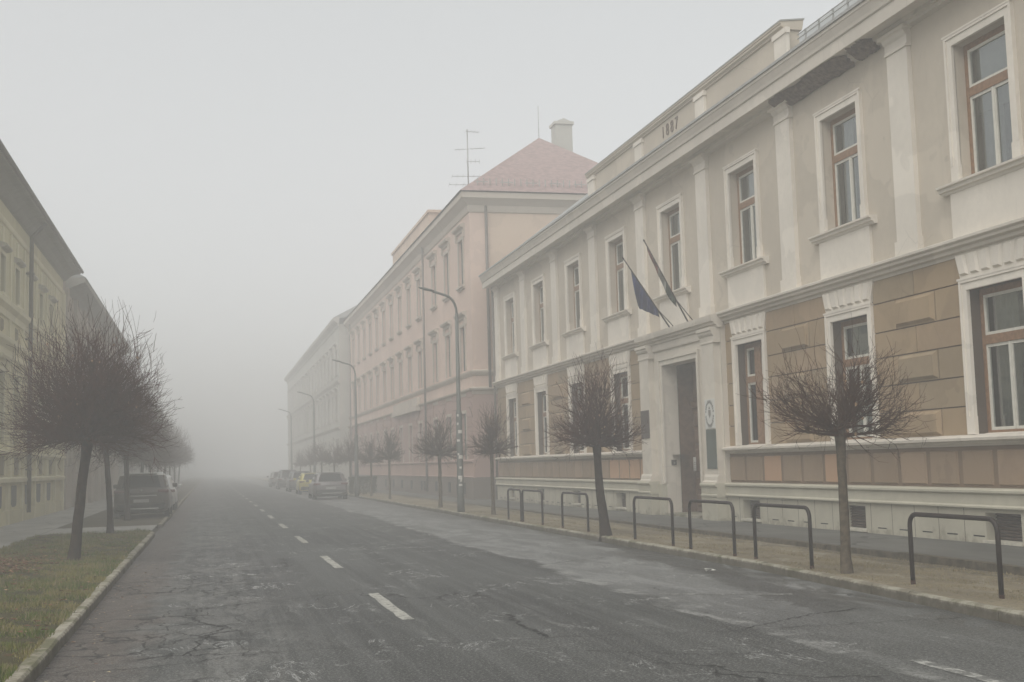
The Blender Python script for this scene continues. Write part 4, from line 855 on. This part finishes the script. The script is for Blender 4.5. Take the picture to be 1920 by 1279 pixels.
# ------------------------------------------------------------------ hoops
M['rust'] = flat('rusty_steel', (.045, .022, .014), .9, .1, var=.4, sc=30)
hl = [(13.31, 11.60, 'nearest steel hoop rail, standing alone at the right edge of the verge'), (17.68, 15.86, 'steel hoop rail just left of the nearest right-hand tree'), (20.25, 18.43, 'third steel hoop from the right, in front of the door-side pedestal'),
      (23.21, 21.16, 'fourth steel hoop from the right, in front of the dark doorway left side'), (28.37, 26.33, 'single steel hoop left of the tree with the leaning trunk'), (32.2, 30.21, 'right one of the farthest pair of steel hoops'), (33.82, 32.35, 'farthest steel hoop, leftmost of them all')]
for a, b, lab in hl:
    L = a-b; r = .14; x = 8.15+random.uniform(-.02, .02); rot = random.uniform(-.01, .01); pth = [(x, 0, 0)]
    pth += [(x, 0, .86-r)]+[(x, -r+r*math.cos(t), .86-r+r*math.sin(t)) for t in np.linspace(.2, 1.57, 6)]
    pth += [(x+rot*L, -L+r-r*math.sin(t), .86-r+r*math.cos(t)) for t in np.linspace(0, 1.4, 6)]+[(x+rot*L, -L, .86-r), (x+rot*L, -L, 0)]
    m_ = MB(); m_.tube([(p[0], p[1]+a, p[2]+.10) for p in pth], .028, 9); o = m_.build('hoop_rail', M['hoop'], loc=(x, a-L/2, .1)); tag(o, lab, 'hoop rail', 'steel hoop rails on the right verge')
    for yy, xx in ((a, x), (a-L, x+rot*L)): q = MB(); q.tube([(xx, yy, .09), (xx, yy, .15+random.uniform(-.015, .03))], .0295, 9); q.build('rusty_foot', M['rust'], o)

# ------------------------------------------------------------------ street lamps
def lamp(y, x, label, stickers=False):
    o = thing('street_lamp', (x, y, .1), label, 'street lamp', 'street lamps along the right verge')
    m_ = MB(); m_.tube([(x, y, .08), (x, y, .6), (x, y, .62), (x, y, 3.4), (x, y, 3.5), (x, y, 6.75)], [.125, .12, .115, .10, .075, .055], 12); m_.build('pole', M['lamp'], o)
    m_ = MB(); pth = [(x, y, 6.7)]+[(x-.42+.42*math.cos(t), y, 6.75+.62*math.sin(t)) for t in np.linspace(.05, 1.35, 8)]+[(x-.6, y, 7.44), (x-.80, y, 7.50)]
    m_.tube(pth, .042, 8); m_.build('arm', M['lamp'], o)
    m_ = MB(); L = [(0, .05, .03), (.12, .09, .045), (.32, .10, .05), (.48, .07, .03), (.53, .02, .01)]; vs = []; k = 8
    for d, w, h in L:
        for j in range(k): a = 2*math.pi*j/k; vs.append((x-.76-d, y+w*math.cos(a), 7.51+d*.24+h*math.sin(a)))
    m_.add(vs, [(i*k+j, i*k+(j+1) % k, (i+1)*k+(j+1) % k, (i+1)*k+j) for i in range(4) for j in range(k)]+[tuple(range(k)), tuple(range(4*k, 5*k))], 0, True); m_.build('lamp_head', M['lamp'], o)
    m_ = MB(); m_.box(x-.128, x-.118, y-.05, y+.05, .7, 1.05); m_.build('service_door', M['lamp'], o)
    if stickers:
        rs = random.Random(4)
        for z in (3.28, 3.0, 2.72, 2.45, 2.0, 1.88, 1.55, 1.2, 1.12, .98):
            a0 = -1.9+rs.uniform(-.5, .5); w = rs.uniform(.5, 1.5); h = rs.uniform(.05, .13); r = .118-.006*z+.004; q = MB(); n = 5; vs = []
            for i in range(n+1): a = a0+w*(i/n-.5); vs += [(x+r*math.cos(a), y+r*math.sin(a), z), (x+r*math.cos(a), y+r*math.sin(a), z+h)]
            q.add(vs, [(2*i, 2*i+2, 2*i+3, 2*i+1) for i in range(n)]); q.build('sticker', M['sticker'], o, solid=False)
    return o
lamp(40.3, 8.1, 'nearest curved-arm street lamp, its lower pole covered with stickers', True)
lamp(68., 7.86, 'second street lamp, in front of the far end of the pink building')
lamp(96.5, 7.9, 'third street lamp, faint above the parked cars in the fog'); lamp(124., 7.9, 'farthest faint street lamp, almost lost in the fog')
# ------------------------------------------------------------------ bare ball-headed trees
def tree_mesh(seed, base, fork, top_lean, rx, up, low, n0, dens, shoot, mats, tr=(.085, .065), droop=0, tw=1.0, off=(0, 0), lim=1.04):
    """trunk from base to fork; crown fans out of the fork within rx sideways and up above it"""
    rs = random.Random(seed); tm = MB(); B = Vector(base); F = Vector(fork); n = 9; path = []
    for i in range(n+1):
        t = i/n; bow = math.sin(math.pi*t)*top_lean; path.append(B.lerp(F, t)+Vector((bow+rs.uniform(-.008, .008), rs.uniform(-.01, .01), 0)))
    rad = [tr[0]*(1.28 if i == 0 else 1.08 if i == 1 else 1)*(1-i/n)+tr[1]*(i/n) for i in range(n+1)]; rad[-1] *= 1.35; rad[-2] *= 1.12
    tm.tube([B-Vector((0, 0, .08))]+path+[F+Vector((0, 0, .07))], [rad[0]*1.25]+rad+[rad[-1]*.6], 9)
    cm = MB()
    def branch(p, d, L, r, lev, upk):
        k = max(3, int(3+L*3)); pts = [p]; q = p; dd = d.normalized()
        for i in range(k):
            e_ = q-F; rn = math.sqrt((e_.x**2+e_.y**2)/rx**2+(max(e_.z, 0)/(up*1.12))**2)
            if rn > lim and lev and len(pts) > 2 and upk < .9: break
            dd = (dd+Vector((rs.gauss(0, .17), rs.gauss(0, .17), rs.gauss(0, .11)+upk/k))).normalized(); q = q+dd*(L/k); pts.append(q)
        cm.tube(pts, [max(.0018*tw, r*(1-.75*i/k))*(2.6 if lev == 0 and i == k else 1.25 if lev == 0 and i == 1 else 1) for i in range(len(pts))], 5 if lev == 0 else 3, cap=False, smooth=False)
        return pts
    def spread(d, a0, a1):
        ax = d.orthogonal().normalized(); ax.rotate(Matrix.Rotation(rs.uniform(0, 6.283), 3, d)); e = d.copy(); e.rotate(Matrix.Rotation(rs.uniform(a0, a1), 3, ax)); return e
    for i in range(n0):
        az = 2*math.pi*(i*.618+rs.uniform(-.06, .06)); el = (rs.uniform(-.12, .35), rs.uniform(.2, .8), rs.uniform(.6, 1.5))[i % 3]
        d = Vector((math.cos(az)*math.cos(el), math.sin(az)*math.cos(el), math.sin(el)))
        R_ = 1/math.sqrt((math.cos(el)/rx)**2+((max(math.sin(el), .0))/up)**2+(min(0, math.sin(el))/max(low, .05))**2)
        L0 = R_*rs.uniform(.42, .62)
        p0 = F+Vector((rs.uniform(-.05, .05), rs.uniform(-.05, .05), rs.uniform(-.02, .08)))
        P1 = branch(p0, d, L0, .023*tw, 0, .10)
        for j in range(int(dens)):
            t = rs.uniform(.25, 1); a = P1[min(len(P1)-1, int(t*len(P1)))]; d1 = spread((a-p0).normalized(), .15, .8); L1 = R_*rs.uniform(.25, .48)
            P2 = branch(a, d1, L1, .009*tw, 1, rs.uniform(-.1, .45))
            for k in range(rs.choice((2, 3, 3, 4))):
                a2 = P2[rs.randrange(1, len(P2))]; d2 = spread((P2[-1]-P2[0]).normalized(), .2, .9); P3 = branch(a2, d2, R_*rs.uniform(.14, .36), .0048*tw, 2, rs.uniform(.1, .7))
                for k2 in range(rs.choice((1, 2))):
                    a3 = P3[rs.randrange(1, len(P3))]; branch(a3, spread((P3[-1]-P3[0]).normalized(), .3, 1.0), R_*rs.uniform(.08, .2), .0032*tw, 3, .3)
    for i in range(shoot):
        az = rs.uniform(0, 6.283); rr = rs.uniform(.1, .85)*rx; p = F+Vector((math.cos(az)*rr, math.sin(az)*rr, up*rs.uniform(.35, .8)))
        branch(p, Vector((math.cos(az)*.22*rr/rx, math.sin(az)*.22*rr/rx, 1)), up*rs.uniform(.35, .75), .005*tw, 2, .2)
        if rs.random() < .5: branch(p+Vector((0, 0, up*.25)), Vector((math.cos(az)*.5, math.sin(az)*.5, 1)), up*.2, .003*tw, 2, .2)
    if droop:
        for i in range(droop):
            az = rs.uniform(0, 6.283); p = F+Vector((math.cos(az)*rx*.3, math.sin(az)*rx*.3, .05)); branch(p, Vector((math.cos(az), math.sin(az), -.35)), rx*.45, .006*tw, 1, -.5)
    if off != (0, 0):
        vs = []
        for v in cm.v: h = (v[2]-F.z)/up; vs.append((v[0]+off[0]*max(h, 0), v[1]+off[1]*max(h, 0), v[2]))
        cm.v = vs
    lm = MB()
    for i in range(int(26*dens/7)):
        az, el, rr = rs.uniform(0, 6.28), rs.uniform(0, 1.4), rs.uniform(.3, .9); c = F+Vector((math.cos(az)*math.cos(el)*rx*rr, math.sin(az)*math.cos(el)*rx*rr, math.sin(el)*up*rr)); a = rs.uniform(0, 3.1); s_ = rs.uniform(.012, .028)
        lm.add([c+Vector((math.cos(a)*s_, math.sin(a)*s_, 0)), c+Vector((0, 0, s_)), c-Vector((math.cos(a)*s_, math.sin(a)*s_, 0)), c-Vector((0, 0, 1.4*s_))], [(0, 1, 2, 3)])
    return tm, cm, lm
def tree(seed, base, fork, label, group, side, **k):
    mats = (M['bark'], M['twig']) if side == 'l' else (M['bark_r'], M['twig_r'])
    o = thing('bare_tree', base, label, 'tree', group); tm, cm, lm = tree_mesh(seed, base, fork, k.pop('bow', 0), mats=mats, **k)
    tm.build('trunk', mats[0], o); c = cm.build('crown', mats[1], o, solid=False); lm.build('dry_leaf', M['dryleaf'], c, solid=False).name = 'clinging_leaves'; return o
GL, GR = 'ball-headed bare trees along the left kerb', 'ball-headed bare trees along the right kerb'
tl = tree(11, (-2.46, 24.4, .12), (-2.24, 24.45, 2.35), 'nearest left tree, big dense dark crown on a trunk leaning right', GL, 'l', rx=1.62, up=2.35, low=.28, n0=58, dens=15, shoot=55, tr=(.10, .085), droop=7, tw=1.25)
t2 = tree(23, (-2.58, 34.6, .12), (-2.72, 34.6, 2.45), 'second left tree, slim trunk leaning left, whippy shoots on top', GL, 'l', rx=1.55, up=2.75, low=.2, n0=46, dens=12, shoot=60, tr=(.085, .065), tw=1.3, bow=.04, off=(.35, 0))
tree(31, (-2.72, 44.2, .1), (-2.78, 44.2, 2.5), 'third left tree, upright trunk standing right in front of the parked dark car', GL, 'l', rx=1.5, up=2.3, low=.2, n0=36, dens=10, shoot=26, tr=(.095, .08), tw=1.5, off=(.2, 0))
r1 = tree(41, (8.22, 15.0, .12), (8.22, 15.0, 1.95), 'nearest right tree, straight pale trunk with a wide flat-based open crown', GR, 'r', rx=1.2, up=1.15, lim=1.2, low=.16, n0=27, dens=10, shoot=16, tr=(.070, .056), tw=.95)
r2 = tree(43, (8.08, 24.8, .12), (7.93, 24.8, 2.0), 'second right tree with a strongly leaning dark trunk, beside the doorway', GR, 'l', rx=1.02, up=1.75, low=.2, n0=38, dens=11, shoot=30, tr=(.11, .07), tw=1.15, bow=-.03)
r3 = tree(47, (8.52, 37.3, .12), (8.50, 37.3, 2.02), 'third right tree, slender, just right of the stickered lamp post', GR, 'r', rx=.78, up=1.45, low=.2, n0=26, dens=9, shoot=16, tr=(.06, .05), tw=1.5)
r4 = tree(53, (8.28, 45.0, .1), (8.28, 45.0, 2.05), 'fourth right tree, wide crown just left of the stickered lamp post', GR, 'r', rx=1.05, up=1.45, low=.2, n0=26, dens=9, shoot=14, tr=(.07, .055), tw=1.6)
def far_tree(src, x, y, label, s=1., rot=1.0):
    c = dup(src); c.location = (x, y, .1); c.scale = (s, s, s*random.uniform(.93, 1.07)); c.rotation_euler = (0, 0, rot); label_copy(c, label); return c
for x, y, lb, s in ((8.4, 59, 'fifth right tree, thin-stemmed, in front of the pink building', .98), (8.4, 66, 'sixth right tree, small, close beside the second lamp post', .92), (8.4, 76, 'seventh right tree, behind the grey parked car', 1.), (8.4, 86, 'eighth right tree, blurred behind the yellow parked car', 1.),
                    (8.4, 96, 'ninth right tree, grey smudge beside the third lamp post', 1.02), (8.4, 107, 'tenth right tree, pale smudge beyond the third lamp post', 1.), (8.4, 119, 'eleventh right tree, last one before the fog closes', 1.05)):
    far_tree(random.choice((r3, r4)), x, y, lb, s, random.uniform(0, 6))
for x, y, lb, s in ((-2.9, 56, 'fourth left tree, its trunk showing above the dark car roof', 1.0), (-2.9, 64.5, 'fifth left tree, grey crown behind the parked cars', 1.02), (-2.9, 74, 'sixth left tree, hazy crown over the white car', 1.), (-2.9, 84, 'seventh left tree, thin crown fading in the fog', 1.),
                    (-2.9, 96, 'eighth left tree, faint beside the empty road', 1.02), (-2.9, 109, 'ninth left tree, very faint', 1.02), (-2.9, 123, 'tenth left tree, last faint crown on the left', 1.05)):
    far_tree(t2 if y < 70 else random.choice((r4, t2)), x, y, lb, s*(.95 if y < 70 else 1.0), random.uniform(0, 6))
# clipped bush on the right verge
bs = thing('clipped_bush', (8.6, 71.5, .1), 'low dark box-shaped bush on the verge right of the grey car', 'bush')
m_ = MB(); rs = random.Random(5)
for i in range(5200):
    f = rs.random(); x, y, z = 7.85+1.5*rs.random(), 70.8+1.6*rs.random(), .12+.98*rs.random()**.8
    w = min(x-7.85, 9.35-x, y-70.8, 72.4-y, 1.1-z); 
    if w > .22: continue
    a = rs.uniform(0, 6.28); s_ = .035; m_.add([(x-math.cos(a)*s_, y-math.sin(a)*s_, z), (x+math.cos(a)*s_, y+math.sin(a)*s_, z+.02), (x, y, z+.06)], [(0, 1, 2)])
M['bushleaf'] = flat('dark_bush_leaves', (.045, .055, .03), .8, .2, var=.4, sc=12); m_.build('foliage', M['bushleaf'], bs, solid=False)
m_ = MB()
for i in range(7): x, y = 8.0+.2*i, 71.2+rs.uniform(0, .8); m_.tube([(x, y, .08), (x+.03, y, .9)], .012, 4)
m_.build('stem', M['bark'], bs, solid=False).name = 'stems'

# ------------------------------------------------------------------ parked cars, seen from behind
M['tyre'] = M['black']; M['carglass'] = flat('car_glass', (.008, .010, .010), .25, .25, var=.1, sc=2); M['tail'] = flat('red_tail_lamp', (.11, .03, .028), .25, .5, var=.1)
M['chrome'] = flat('bright_trim', (.55, .55, .53), .25, .5, .8, var=.05); M['trimb'] = flat('black_bumper_plastic', (.035, .035, .033), .7, .3, var=.1); M['plate'] = flat('white_number_plate', (.36, .36, .34), .5, .3, var=.05)
def paint(name, c, rough=.3): return flat(name, c, rough, .5, .15, var=.05, sc=1.5)
def car(name, x, y, z, L, Wd, H, pm, label, belt=.95, bot=.24, rear_in=.30, roof_w=.60, wheel_r=.33, frontin=1.35, roofm=None, tailz=None, rng=0):
    o = thing(name, (x, y+L/2, z), label, 'car', 'cars parked along the street'); h = Wd/2; RM = roofm or pm
    # lower shell: sections along the length
    st = [(0, .80, .42, belt-.16), (.05, .93, .30, belt-.06), (.22, .985, bot, belt), (.8, 1., bot, belt+.01), (L*.5, 1., bot, belt-.01), (L-1.2, 1., bot, belt-.05), (L-.45, .95, bot, belt-.17), (L-.1, .84, .28, belt-.30), (L, .70, .38, belt-.38)]
    m_ = MB(); vs = []; k = 14
    for yy, w, zb, zt in st:
        ww = h*w; zm = (zb+zt)/2
        ring = [(-ww*.86, zb), (-ww*.96, zb+.05), (-ww, zb+.2*(zt-zb)), (-ww, zm), (-ww*.985, zb+.78*(zt-zb)), (-ww*.93, zt-.03), (-ww*.84, zt), (ww*.84, zt), (ww*.93, zt-.03), (ww*.985, zb+.78*(zt-zb)), (ww, zm), (ww, zb+.2*(zt-zb)), (ww*.96, zb+.05), (ww*.86, zb)]
        vs += [(x+a, y+yy, z+b) for a, b in ring]
    n = len(st); m_.add(vs, [(i*k+j, i*k+(j+1) % k, (i+1)*k+(j+1) % k, (i+1)*k+j) for i in range(n-1) for j in range(k)], 0, True)
    m_.add([vs[j] for j in range(k)], [tuple(range(k))]); m_.add([vs[(n-1)*k+j] for j in range(k)], [tuple(range(k))])
    body = m_.build('body', pm, o)
    # greenhouse
    zb, zt = z+belt-.03, z+H; yr0, yr1 = y+.14, y+.14+rear_in; yf0, yf1 = y+L-frontin, y+L-frontin-.75; wb, wt = h*.90, h*(.58+roof_w*.28)
    def lay(t, e=0): return ((1-t)*wb+t*wt+e, (1-t)*yr0+t*yr1-e, (1-t)*yf0+t*yf1+e, (1-t)*zb+t*(zt-.03))
    m_ = MB(); vs = []
    for t in (0, .5, .88, 1.0):
        w, a, b, zz = lay(min(t, 1)); zz = zz if t < 1 else zt; sh = 0 if t < 1 else .09; bow = .012 if t in (.5,) else 0
        w -= sh; a += sh*1.1; b -= sh*1.6; w += bow
        c = .13; vs += [(x-w+c, a, zz), (x+w-c, a, zz), (x+w, a+c*.9, zz), (x+w, b-c*1.6, zz), (x+w-c*1.5, b, zz), (x-w+c*1.5, b, zz), (x-w, b-c*1.6, zz), (x-w, a+c*.9, zz)]
    m_.add(vs, [(i*8+j, i*8+(j+1) % 8, (i+1)*8+(j+1) % 8, (i+1)*8+j) for i in range(2) for j in range(8)], 0, True); m_.build('window_pillars', pm, o, solid=False)
    m_ = MB(); m_.add(vs[16:], [(j, (j+1) % 8, 8+(j+1) % 8, 8+j) for j in range(8)]+[tuple(range(8, 16))], 0, True); m_.build('roof', RM, o)
    def pt(t, side, u, e=.008):
        w, a, b, zz = lay(t, e)
        if side == 'r': return (x-w*.0+(-1+2*u)*(w-.10), a-.002, zz)
        if side == 'f': return (x+(-1+2*u)*(w-.16), b+.002, zz)
        s_ = 1 if side == 'R' else -1; return (x+s_*w, a+.2+(b-.26-a-.2)*u, zz)
    def pane(side, u0, u1, t0, t1, nm, taper=0):
        m_ = MB(); N_ = 6; vs = []
        for i in range(N_+1):
            t = t0+(t1-t0)*i/N_; tp = taper*(i/N_); vs += [pt(t, side, u0+tp), pt(t, side, u1-tp)]
        m_.add(vs, [(2*i, 2*i+1, 2*i+3, 2*i+2) for i in range(N_)], 0, True); m_.build(nm, M['carglass'], o, solid=False)
    pane('r', .06, .94, .10, .86, 'rear_window', .03); pane('f', .03, .97, .05, .92, 'windscreen')
    for s_ in 'LR': pane(s_, .02, .44, .12, .84, 'side_window'); pane(s_, .48, .97, .12, .84, 'side_window', .0)
    tz = tailz or belt-.14
    for s_ in (-1, 1):
        m_ = MB(); m_.box(x+s_*h*.97, x+s_*h*.58, y+.0, y+.12, z+tz-.03, z+tz+.08); m_.build('tail_light', M['tail'], o, bevel=.025)
        m_ = MB(); m_.box(x+s_*h*.93, x+s_*h*.60, y+L-.16, y+L-.02, z+belt-.42, z+belt-.28); m_.build('headlight', M['chrome'], o, bevel=.025)
        m_ = MB(); m_.box(x+s_*(h+.02), x+s_*(h+.20), y+L-1.62, y+L-1.48, z+belt-.02, z+belt+.13); m_.build('wing_mirror', pm, o, bevel=.03)
    m_ = MB(); m_.box(x-h*.86, x+h*.86, y-.06, y+.1, z+.32, z+.52); m_.build('bumper', M['trimb'], o, bevel=.04)
    m_ = MB(); m_.box(x-h*.55, x+h*.55, y-.012, y+.03, z+tz-.14, z+tz-.115); m_.build('trim_strip', M['chrome'], o)
    m_ = MB(); m_.box(x-h*.5, x+h*.62, y-.075, y-.04, z+.33, z+.37); m_.build('bumper_trim', M['chrome'], o)
    m_ = MB(); m_.box(x-.26, x+.26, y-.03, y+.01, z+.56, z+.67); m_.build('number_plate', M['plate'], o)
    m_ = MB(); m_.polyx([(0, .06), (.05, 0), (0, -.06), (-.05, 0)], 0, .01); v2 = [(x+a, y-.012+b*.0+c*0, z+tz+.06+cz) for a, b, c, cz in ((0, 0, 0, .05), (.035, 0, 0, 0), (0, 0, 0, -.05), (-.035, 0, 0, 0))]
    q = MB(); q.add(v2+[(a, b-.01, c) for a, b, c in v2], [(4, 5, 6, 7), (0, 1, 5, 4), (1, 2, 6, 5), (2, 3, 7, 6), (3, 0, 4, 7)]); q.build('badge', M['chrome'], o)
    m_ = MB(); m_.box(x-h*.8, x+h*.8, y+.3, y+L-.4, z+.16, z+.3); m_.build('underbody', M['black'], o)
    w0 = None
    for yy in (.72, L-.85):
        for s_ in (-1, 1):
            cx_ = x+s_*(h-.11); pth = [(cx_-.105, y+yy, z+wheel_r), (cx_-.085, y+yy, z+wheel_r), (cx_+.085, y+yy, z+wheel_r), (cx_+.105, y+yy, z+wheel_r)]
            m_ = MB(); m_.tube(pth, [wheel_r*.9, wheel_r, wheel_r, wheel_r*.9], 18, smooth=False); wh_ = m_.build('wheel', M['black'], o)
            m_ = MB(); m_.tube([(cx_+s_*.085, y+yy, z+wheel_r), (cx_+s_*.113, y+yy, z+wheel_r)], [wheel_r*.62, wheel_r*.58], 12, smooth=False); m_.build('rim', M['steel'], wh_)
    m_ = MB(); m_.tube([(x, y+rear_in+.35, zt-.02), (x, y+rear_in+.22, zt+.16)], .006, 4); m_.build('aerial', M['black'], o)
    m_ = MB(); m_.box(x-h*.55, x+h*.55, yr1-.10, yr1+.10, zt-.045, zt-.015); m_.build('roof_spoiler', RM, o, bevel=.012)
    return o
FR = paint('frosted_roof_paint', (.55, .55, .52), .7)
car('parked_suv', -2.33, 45.2, .1, 4.5, 1.90, 1.60, paint('dark_brown_grey_paint', (.085, .074, .064)), 'dark brown-grey SUV with a frosted roof on the left verge behind the third tree', belt=1.06, roof_w=.70, wheel_r=.36, roofm=FR)
car('parked_car', -2.25, 52.6, .1, 4.2, 1.78, 1.48, paint('white_car_paint', (.50, .50, .48)), 'white car just beyond the dark SUV on the left, mostly hidden by it')
car('parked_car', 6.28, 66.3, .0, 4.2, 1.86, 1.45, paint('grey_car_paint', (.17, .155, .155)), 'grey hatchback with a pale roof edge, first car in the right-hand row', roofm=paint('grey_car_roof', (.22, .21, .20), .5))
car('parked_car', 6.45, 80.5, .0, 4.0, 1.72, 1.40, paint('yellow_car_paint', (.42, .37, .10)), 'yellow hatchback parked ahead of the grey one, right side of the road', roofm=paint('yellow_frosted_roof', (.5, .48, .3), .6))
car('parked_car', 6.5, 91., .0, 4.5, 1.80, 1.50, paint('dark_car_paint', (.12, .12, .12)), 'dark estate car ahead of the yellow one, blurred by fog')
car('parked_car', 6.4, 104., .0, 4.4, 1.80, 1.62, paint('fog_paled_dark_paint', (.14, .14, .14)), 'dark tall car, fourth in the right-hand row, a grey shape in fog')  # body colour lightened with distance, standing in for thicker fog
car('parked_car', 6.4, 118., .0, 4.2, 1.75, 1.45, paint('fog_paled_car_paint', (.22, .22, .21)), 'farthest visible car of the right-hand row, almost gone in the fog')  # lightest dark car of the row, fog fade put into its paint
# small litter by the right kerb
m_ = MB(); rs = random.Random(9); P = [(7.22+rs.uniform(-.09, .09), 17.35+rs.uniform(-.16, .16), .012+rs.uniform(0, .05)) for _ in range(9)]
m_.add(P, [(0, 1, 2), (2, 3, 4), (4, 5, 6), (6, 7, 8), (1, 3, 5)]); tag(m_.build('litter', M['board_w'], loc=(7.22, 17.35, .01), solid=False), 'crumpled scrap of white paper on the road by the right kerb', 'litter')
# ------------------------------------------------------------------ haze
if HAZE_DENSITY:
    g = MB(); g.box(-75, 75, -40, 420, -1.2, 21.)
    hz = struct('haze', g, (lambda m: m)(None) or bpy.data.materials.new('haze_air'), 'stuff')
    hm = hz.data.materials[0]; hm.use_nodes = True; t = hm.node_tree; t.nodes.clear()
    pv = t.nodes.new('ShaderNodeVolumePrincipled'); out = t.nodes.new('ShaderNodeOutputMaterial')
    pv.inputs['Density'].default_value = HAZE_DENSITY; pv.inputs['Color'].default_value = HAZE_COLOR; pv.inputs['Anisotropy'].default_value = .0
    t.links.new(pv.outputs[0], out.inputs['Volume'])
